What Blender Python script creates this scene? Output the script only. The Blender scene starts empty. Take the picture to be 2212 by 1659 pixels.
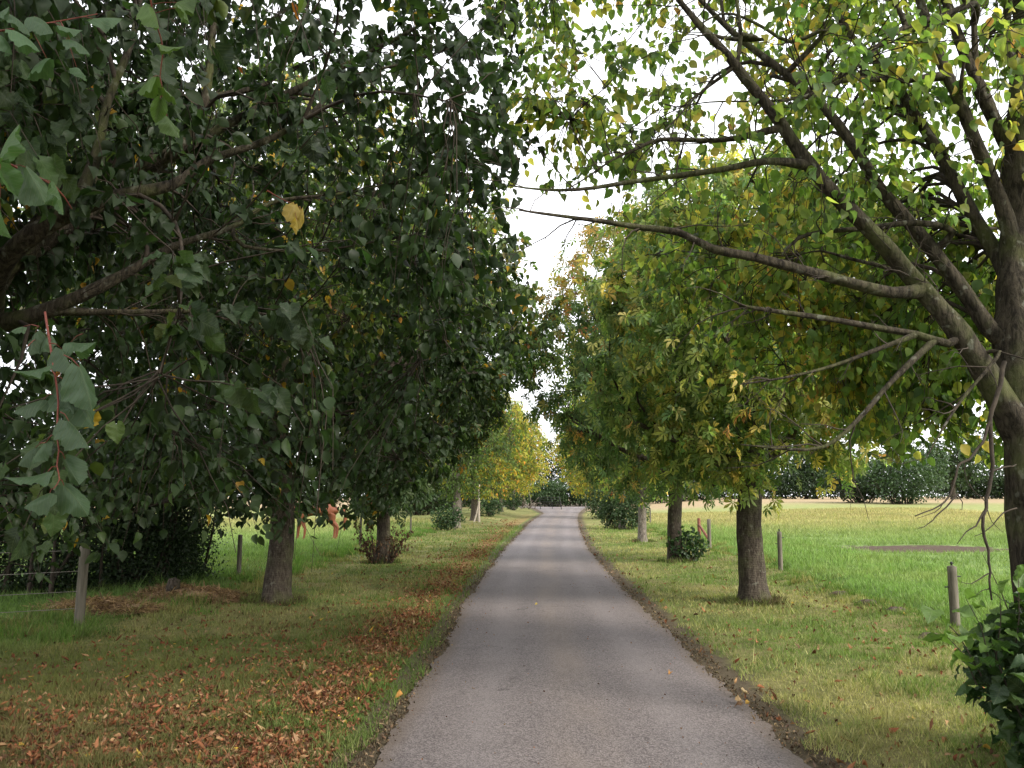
import bpy, math, random
import numpy as np
from mathutils import Vector, Matrix, kdtree
R = math.radians
rng = np.random.default_rng(11)
random.seed(11)
S = bpy.context.scene
COL = S.collection

# ------------------------------------------------------------------ camera
CAM = np.array([0.0, 0.0, 1.65])
PITCH, YAW, FP = math.atan(0.1332), 0.0283, 1821.0      # focal length in 2212-wide pixels
cd = bpy.data.cameras.new('camera'); cam = bpy.data.objects.new('camera', cd); COL.objects.link(cam)
cam.location = CAM; cam.rotation_euler = (math.pi/2 + PITCH, 0, YAW)
cd.sensor_width = 36; cd.lens = 36*FP/2212; cd.clip_start = 0.05; cd.clip_end = 4000
S.camera = cam
MR = np.array(cam.rotation_euler.to_matrix())

# ------------------------------------------------------------------ light
SUN_EL, SUN_AZ = R(34), R(124)          # azimuth clockwise from +Y
w = bpy.data.worlds.new('World'); S.world = w; w.use_nodes = True
nt = w.node_tree; nt.nodes.clear()
def wn(t, **k):
    n = nt.nodes.new(t)
    for a, b in k.items(): setattr(n, a, b)
    return n
sky = wn('ShaderNodeTexSky', sky_type='NISHITA', sun_disc=False, sun_elevation=SUN_EL, sun_rotation=SUN_AZ, dust_density=3.0, air_density=1.0)
tc = wn('ShaderNodeTexCoord'); nz = wn('ShaderNodeTexNoise'); nz.inputs['Scale'].default_value = 2.2; nz.inputs['Detail'].default_value = 6
mp = wn('ShaderNodeMapping'); mp.inputs['Scale'].default_value = (1, 1, 3)
cr = wn('ShaderNodeValToRGB'); cr.color_ramp.elements[0].position = .36; cr.color_ramp.elements[0].color = (.72, .72, .72, 1)
cr.color_ramp.elements[1].position = .62; cr.color_ramp.elements[1].color = (1, 1, 1, 1)
mx = wn('ShaderNodeMix', data_type='RGBA'); mx.inputs['B'].default_value = (11.5, 11.6, 11.9, 1)
bg = wn('ShaderNodeBackground'); bg.inputs['Strength'].default_value = .12; wo = wn('ShaderNodeOutputWorld')
L = nt.links.new
L(tc.outputs['Generated'], mp.inputs['Vector']); L(mp.outputs[0], nz.inputs['Vector']); L(nz.outputs['Fac'], cr.inputs['Fac'])
L(cr.outputs['Color'], mx.inputs['Factor']); L(sky.outputs[0], mx.inputs['A']); L(mx.outputs['Result'], bg.inputs['Color']); L(bg.outputs[0], wo.inputs[0])
sd = bpy.data.lights.new('sun', 'SUN'); sun = bpy.data.objects.new('sun', sd); COL.objects.link(sun)
sd.energy = 2.8; sd.angle = R(16); sd.color = (1, .94, .84)
sdir = Vector((math.sin(SUN_AZ)*math.cos(SUN_EL), math.cos(SUN_AZ)*math.cos(SUN_EL), math.sin(SUN_EL)))
sun.rotation_euler = sdir.to_track_quat('Z', 'Y').to_euler(); sun.location = sdir*60
S.view_settings.view_transform = 'Standard'; S.view_settings.look = 'None'; S.view_settings.gamma = 1
S.view_settings.exposure = 0.98; S.view_settings.use_curve_mapping = False
S.cycles.max_bounces = 8; S.cycles.diffuse_bounces = 4; S.cycles.transmission_bounces = 6; S.cycles.glossy_bounces = 2

# ------------------------------------------------------------------ helpers
def ray(px, py):
    v = MR @ np.array([(px-1106)/FP, -(py-829.5)/FP, -1.0]); return v
def at(px, py, Y):                     # point at distance Y along the drive
    v = ray(px, py); return CAM + v*(Y/v[1])
def gnd(px, py, z=0.0):
    v = ray(px, py); return CAM + v*((z-CAM[2])/v[2])
def tag(o, label=None, cat=None, group=None, kind=None):
    if label: o['label'] = label
    if cat: o['category'] = cat
    if group: o['group'] = group
    if kind: o['kind'] = kind
    return o
def empty(name, loc):
    o = bpy.data.objects.new(name, None); o.empty_display_size = .3; COL.objects.link(o); o.location = tuple(loc); return o
# centre line and half width of the drive, measured off its two edges
_rows = [(1659, 792, 1756), (1545, 861, 1630), (1420, 955, 1500), (1305, 999, 1378), (1258, 1036, 1332), (1222, 1064, 1301), (1189, 1087, 1271), (1144, 1131, 1252), (1133, 1139, 1250), (1120, 1157, 1247), (1109, 1175, 1250)]
_L = np.array([gnd(l, py) for py, l, r in _rows]); _R = np.array([gnd(r, py) for py, l, r in _rows])
_yc = _L[:, 1]; _xc = (_L[:, 0]+_R[:, 0])/2; _hw = (_R[:, 0]-_L[:, 0])/2
_yc = np.concatenate([[-4], _yc, [118, 135]]); _xc = np.concatenate([[_xc[0]+9*(_xc[0]-_xc[1])/(_L[1, 1]-_L[0, 1])*.3], _xc, [_xc[-1]+.8, _xc[-1]+1.6]]); _hw = np.concatenate([[_hw[0]], _hw, [3.4, 5.5]])
_yy = np.arange(-4, 136, .5); _k = np.ones(7)/7
def _sm(v): v = np.interp(_yy, _yc, v); v = np.pad(v, 3, 'edge'); v = np.convolve(v, _k, 'valid'); v = np.pad(v, 3, 'edge'); return np.convolve(v, _k, 'valid')
_cs, _hs = _sm(_xc), _sm(_hw)
def curve_off(y): return np.interp(y, _yy, _cs)
def half_w(y): return np.interp(y, _yy, _hs)
def lat(x, y): return (x-curve_off(y))*1.36/half_w(y)

def sstep(a, b, x): t = np.clip((x-a)/(b-a), 0, 1); return t*t*(3-2*t)
def n2(x, y, s=1.0, seed=0):
    x = np.asarray(x)*s + seed*7.3; y = np.asarray(y)*s - seed*3.1
    return (np.sin(x*1.7+1.3*np.sin(y*1.1)) + np.sin(y*1.9+1.7*np.sin(x*.9+2)) + .5*np.sin(x*3.7-y*2.9+np.sin(y*2.3)))/2.5
def gz(x, y):
    x = np.asarray(x, float); y = np.asarray(y, float)
    d = lat(x, y)
    off = sstep(1.5, 2.6, np.abs(d))
    z = off*(.03*n2(x, y, .9)+.02*n2(x, y, 3.1, 2)+.012*n2(x, y, 9, 4)) - .012*(1-off)
    z = z - .16*np.exp(-((x-5.75-.1*np.sin(y*.4))/.35)**2)*sstep(70, 50, y)*sstep(4, 8, y)
    z = z + .07*np.exp(-((x-5.25)/.35)**2)*sstep(70, 50, y)
    z = z + 1.25*sstep(30, 130, y)*sstep(7, 30, x)
    z = z + .25*sstep(-4.2, -7, d)*sstep(8, 14, y)*sstep(40, 20, y)*.4
    z = z + .35*sstep(-2.2, -5, d)*sstep(35, 80, y)
    return z

class Acc:
    """collects vertices / faces / per-vertex colours into one mesh"""
    def __init__(s): s.lat = None; s.V = []; s.F3 = []; s.F4 = []; s.C = []; s.n = 0; s.U = []
    def add(s, v, f3=None, f4=None, c=None, u=None):
        v = np.asarray(v, np.float32).reshape(-1, 3)
        if f3 is not None and len(f3): s.F3.append(np.asarray(f3, np.int32).reshape(-1, 3)+s.n)
        if f4 is not None and len(f4): s.F4.append(np.asarray(f4, np.int32).reshape(-1, 4)+s.n)
        s.V.append(v)
        if c is not None: s.C.append(np.asarray(c, np.float32).reshape(-1, 3))
        if u is not None: s.U.append(np.asarray(u, np.float32).reshape(-1, 2))
        s.n += len(v)
    def build(s, name, mat, parent=None, smooth=True, origin=None):
        V = np.concatenate(s.V); me = bpy.data.meshes.new(name)
        org = np.zeros(3)
        if parent is not None: org = np.array(parent.location)
        elif origin is not None: org = np.array(origin, float)
        V = V - org.astype(np.float32)
        f3 = np.concatenate(s.F3) if s.F3 else np.zeros((0, 3), np.int32)
        f4 = np.concatenate(s.F4) if s.F4 else np.zeros((0, 4), np.int32)
        me.vertices.add(len(V)); me.vertices.foreach_set('co', V.ravel())
        loops = np.concatenate([f3.ravel(), f4.ravel()]).astype(np.int32)
        me.loops.add(len(loops)); me.loops.foreach_set('vertex_index', loops)
        st = np.concatenate([np.arange(len(f3))*3, len(f3)*3+np.arange(len(f4))*4]).astype(np.int32)
        me.polygons.add(len(st)); me.polygons.foreach_set('loop_start', st)
        me.polygons.foreach_set('use_smooth', np.full(len(st), smooth))
        me.update(calc_edges=True)
        if s.C:
            C = np.concatenate(s.C); a = me.attributes.new('tint', 'FLOAT_COLOR', 'POINT')
            a.data.foreach_set('color', np.concatenate([C, np.ones((len(C), 1), np.float32)], 1).ravel())
        if s.U:
            U = np.concatenate(s.U); a = me.attributes.new('leafuv', 'FLOAT2', 'POINT'); a.data.foreach_set('vector', U.ravel())
        if s.lat is not None: me.attributes.new('lat', 'FLOAT', 'POINT').data.foreach_set('value', np.asarray(s.lat, np.float32).ravel())
        me.materials.append(mat)
        o = bpy.data.objects.new(name, me); COL.objects.link(o)
        if parent is not None: o.parent = parent
        else: o.location = tuple(org)
        return o

def tube(acc, pts, rad, sides=6, cap=True, wob=0.0, seed=0):
    P = np.asarray(pts, float); n = len(P); rad = np.broadcast_to(np.asarray(rad, float), (n,))
    T = np.gradient(P, axis=0); T /= np.linalg.norm(T, axis=1)[:, None]+1e-9
    a = np.array([0, 0, 1.]) if abs(T[0, 2]) < .9 else np.array([1., 0, 0])
    u = np.cross(T[0], a); u /= np.linalg.norm(u)
    ang = np.linspace(0, 2*np.pi, sides, endpoint=False); ca, sa = np.cos(ang), np.sin(ang)
    V = np.empty((n, sides, 3))
    for i in range(n):
        u = u - T[i]*np.dot(u, T[i]); u /= np.linalg.norm(u)+1e-9; v = np.cross(T[i], u)
        r = rad[i]
        rr = r*(1+wob*(np.sin(ang*3+seed+i*.45)*.5+np.sin(ang*5-i*.8+seed*2)*.35+np.sin(i*1.7+seed)*.4)) if wob else r
        V[i] = P[i]+(ca*rr)[:, None]*u+(sa*rr)[:, None]*v
    V = V.reshape(-1, 3)
    i = np.arange(n-1)[:, None]*sides; j = np.arange(sides)[None]; k = (j+1) % sides
    F = np.stack([i+j, i+k, i+sides+k, i+sides+j], -1).reshape(-1, 4)
    f3 = None
    if cap:
        V = np.concatenate([V, P[-1:]+T[-1:]*rad[-1]*.4]); c = n*sides
        b = (n-1)*sides; f3 = np.stack([b+j[0], b+k[0], np.full(sides, c)], -1)
    acc.add(V, f3, F)

def smooth_path(pts, rad, step):
    """Catmull-Rom through pts"""
    P = np.asarray(pts, float); rad = np.asarray(rad, float)
    Q = np.concatenate([[2*P[0]-P[1]], P, [2*P[-1]-P[-2]]]); out = []; ro = []
    for i in range(len(P)-1):
        p0, p1, p2, p3 = Q[i:i+4]; m = max(2, int(np.linalg.norm(p2-p1)/step))
        for t in np.linspace(0, 1, m, endpoint=False):
            out.append(.5*((2*p1)+(-p0+p2)*t+(2*p0-5*p1+4*p2-p3)*t*t+(-p0+3*p1-3*p2+p3)*t**3)); ro.append(rad[i]*(1-t)+rad[i+1]*t)
    out.append(P[-1]); ro.append(rad[-1])
    return np.array(out), np.array(ro)

# ------------------------------------------------------------------ materials
def mat_new(name):
    m = bpy.data.materials.new(name); m.use_nodes = True; t = m.node_tree; t.nodes.clear(); return m, t
class NB:
    def __init__(s, t): s.t = t
    def n(s, typ, ins=None, **k):
        o = s.t.nodes.new(typ)
        for a, b in k.items(): setattr(o, a, b)
        for a, b in (ins or {}).items(): s.set(o, a, b)
        return o
    def set(s, o, a, b):
        if isinstance(b, bpy.types.NodeSocket): s.t.links.new(b, o.inputs[a])
        elif isinstance(b, bpy.types.Node): s.t.links.new(b.outputs[0], o.inputs[a])
        else:
            if isinstance(b, tuple) and len(b) == 3 and o.inputs[a].type == 'RGBA': b = b+(1,)
            o.inputs[a].default_value = b
    def noise(s, vec, scale, detail=4, rough=.55, dist=0):
        return s.n('ShaderNodeTexNoise', {'Vector': vec, 'Scale': scale, 'Detail': detail, 'Roughness': rough, 'Distortion': dist}).outputs['Fac']
    def ramp(s, fac, a, b, c0=(0, 0, 0), c1=(1, 1, 1)):
        r = s.n('ShaderNodeValToRGB', {'Fac': fac}); e = r.color_ramp.elements
        e[0].position = a; e[1].position = b; e[0].color = c0+(1,); e[1].color = c1+(1,); return r.outputs[0]
    def mix(s, f, a, b, bt='MIX'):
        m = s.n('ShaderNodeMix', data_type='RGBA', blend_type=bt); s.set(m, 'Factor', f); s.set(m, 'A', a); s.set(m, 'B', b); return m.outputs['Result']
    def math(s, op, a, b=0.0, c=None, clamp=False):
        m = s.n('ShaderNodeMath', operation=op, use_clamp=clamp); s.set(m, 0, a); s.set(m, 1, b)
        if c is not None: s.set(m, 2, c)
        return m.outputs[0]
    def sm(s, v, a, b):   # smoothstep
        m = s.n('ShaderNodeMapRange', {'Value': v, 'From Min': a, 'From Max': b}, interpolation_type='SMOOTHSTEP'); return m.outputs[0]

def leaf_material(name, trans=.45, rough=.5, spec=.35, veins=False):
    m, t = mat_new(name); b = NB(t)
    col = b.n('ShaderNodeAttribute', attribute_name='tint').outputs['Color']
    geo = b.n('ShaderNodeNewGeometry')
    nzv = b.noise(b.n('ShaderNodeTexCoord').outputs['Object'], 38, 3)
    c = b.mix(.35, col, b.ramp(nzv, .3, .75, (.55, .5, .4), (1.3, 1.25, 1.2)), 'MULTIPLY')
    # paler matt underside, as real leaves have
    c2 = b.mix(b.math('MULTIPLY', geo.outputs['Backfacing'], .35), c, b.mix(.5, col, (.085, .12, .06)))
    bump = None
    if veins:
        uv = b.n('ShaderNodeAttribute', attribute_name='leafuv').outputs['Vector']
        sp = b.n('ShaderNodeSeparateXYZ', {0: uv})
        ax = b.math('ABSOLUTE', sp.outputs[0])
        ph = b.math('SUBTRACT', sp.outputs[1], b.math('MULTIPLY', ax, .75))
        wv = b.math('ABSOLUTE', b.math('SINE', b.math('MULTIPLY', ph, 22.0)))
        vein = b.math('MINIMUM', b.sm(wv, 0.0, .28), b.sm(ax, 0.0, .02))
        c2 = b.mix(b.math('MULTIPLY', b.math('SUBTRACT', 1.0, vein), .3), c2, (.16, .19, .08))
        bump = b.n('ShaderNodeBump', {'Height': vein, 'Strength': .5, 'Distance': .003}).outputs[0]
    p = b.n('ShaderNodeBsdfPrincipled', {'Base Color': c2, 'Roughness': rough, 'Specular IOR Level': spec})
    if bump: b.set(p, 'Normal', bump)
    tcol = b.mix(1.0, c2, (1.3, 1.42, .8), 'MULTIPLY')
    tr = b.n('ShaderNodeBsdfTranslucent', {'Color': tcol})
    ms = b.n('ShaderNodeMixShader', {0: trans, 1: p.outputs[0], 2: tr.outputs[0]})
    b.n('ShaderNodeOutputMaterial', {0: ms.outputs[0]}); return m

def simple_mat(name, c0, c1, scale=6, rough=.85, bump=.4, bscale=30, stretch=(1, 1, 1), spec=.25, bdist=.01):
    m, t = mat_new(name); b = NB(t)
    v = b.n('ShaderNodeMapping', {'Vector': b.n('ShaderNodeTexCoord').outputs['Object'], 'Scale': stretch}).outputs[0]
    c = b.ramp(b.noise(v, scale, 5), .3, .7, c0, c1)
    bm = b.n('ShaderNodeBump', {'Height': b.noise(v, bscale, 5), 'Strength': bump, 'Distance': bdist})
    p = b.n('ShaderNodeBsdfPrincipled', {'Base Color': c, 'Roughness': rough, 'Specular IOR Level': spec, 'Normal': bm.outputs[0]})
    b.n('ShaderNodeOutputMaterial', {0: p.outputs[0]}); return m

def bark_material(name, c0, c1, moss=.3, ribs=True):
    m, t = mat_new(name); b = NB(t)
    co = b.n('ShaderNodeTexCoord').outputs['Object']
    v = b.n('ShaderNodeMapping', {'Vector': co, 'Scale': (1, 1, .28)}).outputs[0]
    fis = b.noise(v, 34, 6, .7, .6); big = b.noise(co, 3.2, 5)
    c = b.mix(b.sm(fis, .35, .65), c0, c1)
    c = b.mix(b.math('MULTIPLY', b.sm(big, .45, .68), moss), c, (.10, .12, .035))
    lich = b.n('ShaderNodeTexNoise', {'Vector': co, 'Scale': 13.0, 'Detail': 6.0}).outputs[0]
    c = b.mix(b.math('MULTIPLY', b.sm(lich, .6, .68), .22), c, (.33, .34, .28))
    h = fis
    if ribs:
        wv = b.n('ShaderNodeTexWave', {'Vector': co, 'Scale': 9.0, 'Distortion': 7.0, 'Detail': 4.0}, bands_direction='Z').outputs['Fac']
        h = b.math('ADD', fis, b.math('MULTIPLY', wv, .12)); c = b.mix(b.math('MULTIPLY', b.sm(wv, .55, 1), .10), c, (.05, .038, .03))
    bm = b.n('ShaderNodeBump', {'Height': h, 'Strength': 1.0, 'Distance': .022})
    p = b.n('ShaderNodeBsdfPrincipled', {'Base Color': c, 'Roughness': .9, 'Specular IOR Level': .15, 'Normal': bm.outputs[0]})
    b.n('ShaderNodeOutputMaterial', {0: p.outputs[0]}); return m

M_LEAF = leaf_material('lime_leaf')
M_LEAFSUN = leaf_material('sunlit_yellowing_leaf', trans=.55, spec=.25)  # more translucent leaf copy, so the right-hand and far crowns read as sunlit
M_LEAFHI = leaf_material('lime_leaf_veined', veins=True, trans=.35, rough=.48)
M_LEAFDK = leaf_material('chestnut_leaf', trans=.3, rough=.5)
M_LITTER = leaf_material('fallen_leaf', trans=.12, rough=.8, spec=.15)
M_BARK = bark_material('lime_bark', (.026, .02, .015), (.088, .072, .056))
M_BARKMOSS = bark_material('mossy_branch_bark', (.016, .013, .010), (.07, .058, .042), moss=.45, ribs=False)
M_BARKPALE = bark_material('pale_bark', (.07, .058, .048), (.22, .19, .16), moss=.2)
M_TWIG = simple_mat('twig_bark', (.022, .017, .013), (.06, .046, .034), 20)
M_REDTWIG = simple_mat('red_twig', (.12, .025, .02), (.17, .05, .03), 30, rough=.6)
M_POST = simple_mat('weathered_post_wood', (.06, .055, .038), (.19, .165, .13), 5, bscale=40, stretch=(3, 3, .35), bump=.9)
M_POSTR = simple_mat('reddish_post_wood', (.12, .045, .03), (.22, .09, .06), 7, bscale=40, stretch=(3, 3, .35), bump=.8)
M_WIRE = simple_mat('rusty_wire', (.12, .10, .085), (.22, .2, .17), 30, rough=.6)
M_BLACK = simple_mat('black_plastic', (.012, .012, .012), (.025, .025, .025), 20, rough=.5)
M_DRY = simple_mat('dead_grass', (.17, .10, .055), (.36, .25, .15), 15)
M_SOIL = simple_mat('mole_soil', (.05, .036, .025), (.12, .09, .065), 25, bscale=60, bump=1, bdist=.02)

# ------------------------------------------------------------------ leaf geometry
def leaf_template(kind):
    if kind == 'kite':      # 2 faces folded on the midrib
        V = np.array([[0, 0, 0], [-.42, .42, 0], [0, 1, 0], [.42, .42, 0]], float); return V, np.array([[0, 1, 2], [0, 2, 3]]), None
    if kind == 'lime':
        st = np.array([0, .12, .35, .65, 1.0]); wd = np.array([.0, .36, .47, .32, 0]); lat = [-1, -.5, 0, .5, 1] if False else [-1, 0, 1]
    if kind == 'limehi':
        st = np.linspace(0, 1, 19)**1.05; lat = [-1, -.7, -.35, 0, .35, .7, 1]
        wd = np.interp(st, [0, .05, .12, .2, .32, .5, .7, .88, 1.0], [.10, .27, .39, .46, .49, .44, .31, .13, 0])*(1+.04*np.where(np.arange(19) % 2, 1, -1))
    V = []; F = []
    for i, (t, wv) in enumerate(zip(st, wd)):
        for s_ in lat:
            back = .2*abs(s_)**1.5*(1-t)**5
            V.append([s_*wv, t-back, 0])
    k = len(lat)
    for i in range(len(st)-1):
        for j in range(k-1): a = i*k+j; F.append([a, a+k, a+k+1, a+1])
    return np.array(V, float), None, np.array(F)
TPL = {k: leaf_template(k) for k in ('kite', 'lime', 'limehi')}
def chestnut_template():
    V = []; F = []
    for a, ln in ((-108, .62), (-64, .85), (-22, 1.0), (22, 1.0), (64, .85), (108, .62)):
        c, s_ = math.cos(R(a)), math.sin(R(a)); b0 = len(V)
        for (x, y, z) in ((0, .04, 0), (-.12, .55*ln, .05), (-.14, .75*ln, .02), (0, ln, -.12), (.14, .75*ln, .02), (.12, .55*ln, .05), (0, .6*ln, -.02)):
            V.append([x*c+y*s_, -x*s_+y*c, z-.22*(y**2)])
        F += [[b0, b0+1, b0+6], [b0+1, b0+2, b0+6], [b0+2, b0+3, b0+6], [b0+3, b0+4, b0+6], [b0+4, b0+5, b0+6], [b0+5, b0, b0+6]]
    return np.array(V), np.array(F), None
TPL['chestnut'] = chestnut_template()

def leaves(acc, pos, d, nrm, size, col, kind, curl=(.1, .6), fold=(.1, .9), wsc=1.0):
    T, f3, f4 = TPL[kind]; N = len(pos); m = len(T)
    if N == 0: return
    d = d/(np.linalg.norm(d, axis=1)[:, None]+1e-9)
    x = np.cross(d, nrm); x /= np.linalg.norm(x, axis=1)[:, None]+1e-9; z = np.cross(x, d)
    Lc = np.repeat(T[None], N, 0).copy()
    cu = rng.uniform(*curl, N)[:, None]*np.where(rng.random(N) < .85, 1, -1)[:, None]; fo = rng.uniform(*fold, N)[:, None]
    Lc[:, :, 2] += -cu*Lc[:, :, 1]**2 + fo*np.abs(Lc[:, :, 0]) + ((.10*np.sin(Lc[:, :, 1]*9+rng.random((N, 1))*6)+.07*np.sin(Lc[:, :, 1]*19+Lc[:, :, 0]*8+rng.random((N, 1))*6))*np.abs(Lc[:, :, 0])*1.6 if kind == 'limehi' else 0)
    Lc[:, :, 1] *= (1-.25*cu*Lc[:, :, 1])
    Lc[:, :, 0] *= wsc/np.sqrt(1+fo*fo)
    Lc *= size[:, None, None]
    V = pos[:, None]+Lc[..., 0:1]*x[:, None]+Lc[..., 1:2]*d[:, None]+Lc[..., 2:3]*z[:, None]
    off = (np.arange(N)*m)[:, None, None]
    acc.add(V, None if f3 is None else (f3[None]+off), None if f4 is None else (f4[None]+off), np.repeat(col, m, 0),
            np.tile(T[:, :2], (N, 1)) if kind == 'limehi' else None)

PAL = {  # (weight, colour)
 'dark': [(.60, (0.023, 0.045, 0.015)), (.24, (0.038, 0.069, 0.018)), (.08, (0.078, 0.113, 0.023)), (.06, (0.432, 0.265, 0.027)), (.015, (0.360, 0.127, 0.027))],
 'mixed': [(.22, (0.100, 0.170, 0.052)), (.33, (0.187, 0.279, 0.065)), (.20, (0.349, 0.377, 0.091)), (.17, (0.577, 0.486, 0.117)), (.08, (0.577, 0.304, 0.103))],
 'r1': [(.28, (0.113, 0.186, 0.064)), (.32, (0.213, 0.283, 0.086)), (.18, (0.397, 0.386, 0.115)), (.15, (0.577, 0.451, 0.129)), (.07, (0.577, 0.283, 0.115))],
 'r2': [(.42, (0.084, 0.142, 0.059)), (.30, (0.140, 0.204, 0.073)), (.14, (0.307, 0.297, 0.099)), (.08, (0.577, 0.358, 0.106)), (.06, (0.474, 0.210, 0.092))],
 'soil': [(.6, (.10, .07, .05)), (.3, (.16, .11, .07)), (.1, (.3, .21, .13))],
 'chest': [(.48, (0.032, 0.067, 0.018)), (.32, (0.055, 0.094, 0.023)), (.10, (0.129, 0.133, 0.027)), (.06, (0.313, 0.180, 0.030)), (.04, (0.276, 0.102, 0.027))],
 'browntop': [(.25, (0.103, 0.161, 0.034)), (.35, (0.253, 0.218, 0.057)), (.25, (0.380, 0.230, 0.069)), (.15, (0.391, 0.161, 0.046))],
 'far': [(.38, (0.108, 0.156, 0.044)), (.32, (0.202, 0.216, 0.050)), (.16, (0.389, 0.300, 0.063)), (.09, (0.576, 0.312, 0.057)), (.05, (0.547, 0.192, 0.050))],
 'fargreen': [(.55, (0.086, 0.135, 0.040)), (.32, (0.130, 0.184, 0.044)), (.10, (0.288, 0.257, 0.063)), (.03, (0.547, 0.294, 0.050))],
 'yellow': [(.25, (0.161, 0.218, 0.040)), (.4, (0.345, 0.322, 0.057)), (.2, (0.483, 0.310, 0.052)), (.15, (0.483, 0.218, 0.046))],
 'bush': [(.6, (0.022, 0.054, 0.016)), (.3, (0.040, 0.084, 0.020)), (.1, (0.080, 0.128, 0.024))],
 'hedge': [(.6, (0.018, 0.036, 0.013)), (.3, (0.028, 0.056, 0.016)), (.1, (0.056, 0.096, 0.024))],
 'farhedge': [(.6, (.04, .075, .03)), (.4, (.06, .105, .04))],
 'litter': [(.38, (0.196, 0.072, 0.036)), (.26, (0.264, 0.119, 0.060)), (.15, (0.357, 0.212, 0.119)), (.19, (0.102, 0.041, 0.025)), (.02, (0.391, 0.255, 0.051))],
}
def colours(pal, N, pts=None, clump=.5):
    P = PAL[pal]; wts = np.cumsum([p[0] for p in P]); wts /= wts[-1]
    u = rng.random(N)
    if pts is not None:    # sprays of one branch turn colour together
        c = .5+.5*np.sin(pts[:, 0]*2.1+1.3*np.sin(pts[:, 2]*1.7))*np.sin(pts[:, 1]*1.9+1.1*np.sin(pts[:, 0]*1.3+1)+pts[:, 2]*1.1)
        u = np.clip(u*(1-clump)+clump*np.clip(c*1.05*u**.35, 0, 1), 0, .9999)
    i = np.searchsorted(wts, u); c = np.array([p[1] for p in P])[np.clip(i, 0, len(P)-1)]
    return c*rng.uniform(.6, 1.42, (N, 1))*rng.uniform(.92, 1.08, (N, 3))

# ------------------------------------------------------------------ tree growth
class Skel:
    def __init__(s): s.P = []; s.D = []; s.R = []
    def add(s, pts, rad):
        pts = np.asarray(pts); T = np.gradient(pts, axis=0); T /= np.linalg.norm(T, axis=1)[:, None]+1e-9
        s.P += list(pts); s.D += list(T); s.R += list(np.broadcast_to(rad, (len(pts),)))
    def kd(s):
        k = kdtree.KDTree(len(s.P))
        for i, p in enumerate(s.P): k.insert(p, i)
        k.balance(); return k

def connect(sk, kd, tgt, base, r0, r1, step, up=.25, pull=.3, jit=.06, maxr=None):
    q = tgt*(1-pull)+base*pull
    _, i, _ = kd.find(q); p0 = np.array(sk.P[i]); ln = np.linalg.norm(tgt-p0)
    if ln < .12: return None
    ctrl = p0+sk.D[i]*ln*.35+(tgt-p0)*.25+np.array([0, 0, up*ln])
    n = max(4, int(ln/step)+1); t = np.linspace(0, 1, n)[:, None]
    P = (1-t)**2*p0+2*t*(1-t)*ctrl+t*t*tgt
    P += rng.normal(0, jit, P.shape)*step*np.sin(t*np.pi)**.5*1.0
    rs = min(r0, sk.R[i]*.75)
    return P, np.linspace(rs, r1, n)

def in_crown(N, ells, floor=None, gap=None, reject=None, shell=.55):
    out = []; tot = sum(e[6]*1.0 if len(e) > 6 else e[3]*e[4]*e[5] for e in ells)
    for e in ells:
        cx, cy, cz, rx, ry, rz = e[:6]; k = int(N*((e[6] if len(e) > 6 else rx*ry*rz)/tot))+1
        got = 0; tries = 0
        while got < k and tries < 60:
            v = rng.normal(size=(k*2, 3)); v /= np.linalg.norm(v, axis=1)[:, None]
            v *= rng.random((k*2, 1))**(shell*.6)
            v[:, 2] = np.where(v[:, 2] < 0, v[:, 2], v[:, 2])
            p = v*[rx, ry, rz]+[cx, cy, cz]; ok = np.ones(len(p), bool)
            nzv = np.sin(p[:, 0]*1.9+cx)+np.sin(p[:, 1]*2.1+cy)+np.sin(p[:, 2]*2.3+cx*2)+.7*np.sin(p[:, 0]*4.1+p[:, 2]*3.3)
            ok &= nzv > (-1.1 if gap is None else gap)
            if floor is not None: ok &= p[:, 2] > (floor(p) if callable(floor) else floor)
            if reject is not None: ok &= ~reject(p)
            p = p[ok][:k-got]; out.append(p); got += len(p); tries += 1
    return np.concatenate(out)

def leaf_spray(P, nleaf, size, lists, droop=.6, spread=.05, sizes=.3):
    """leaves along the polyline P"""
    t = rng.uniform(.12, 1.0, nleaf)*(len(P)-1); t[0] = len(P)-1.001
    i = t.astype(int); f = (t-i)[:, None]; p = P[i]*(1-f)+P[np.minimum(i+1, len(P)-1)]*f
    ax = P[-1]-P[0]; ax = ax/(np.linalg.norm(ax)+1e-9)
    perp = np.cross(ax, [0, 0, 1.]); perp /= np.linalg.norm(perp)+1e-9
    sg = np.where(np.arange(nleaf) % 2, 1, -1)[:, None]*rng.uniform(.35, 1.1, (nleaf, 1)); side = perp*sg+rng.normal(0, .32, (nleaf, 3)); side /= np.linalg.norm(side, axis=1)[:, None]
    hang = droop*rng.uniform(.6, 1.5)
    d = side*.75+ax*.6+np.array([0, 0, -hang])+rng.normal(0, .15, (nleaf, 3)); d /= np.linalg.norm(d, axis=1)[:, None]
    off = side*spread*rng.uniform(.4, 1.3, (nleaf, 1)); off[:, 2] = off[:, 2]*.5-.2*spread
    n = rng.normal(size=(nleaf, 3))*.3+rng.normal(size=3)*.4+[0, 0, 1.0]
    lists.append((p+off, d, n, rng.uniform(1-sizes, 1+sizes, nleaf)*size))

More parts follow.
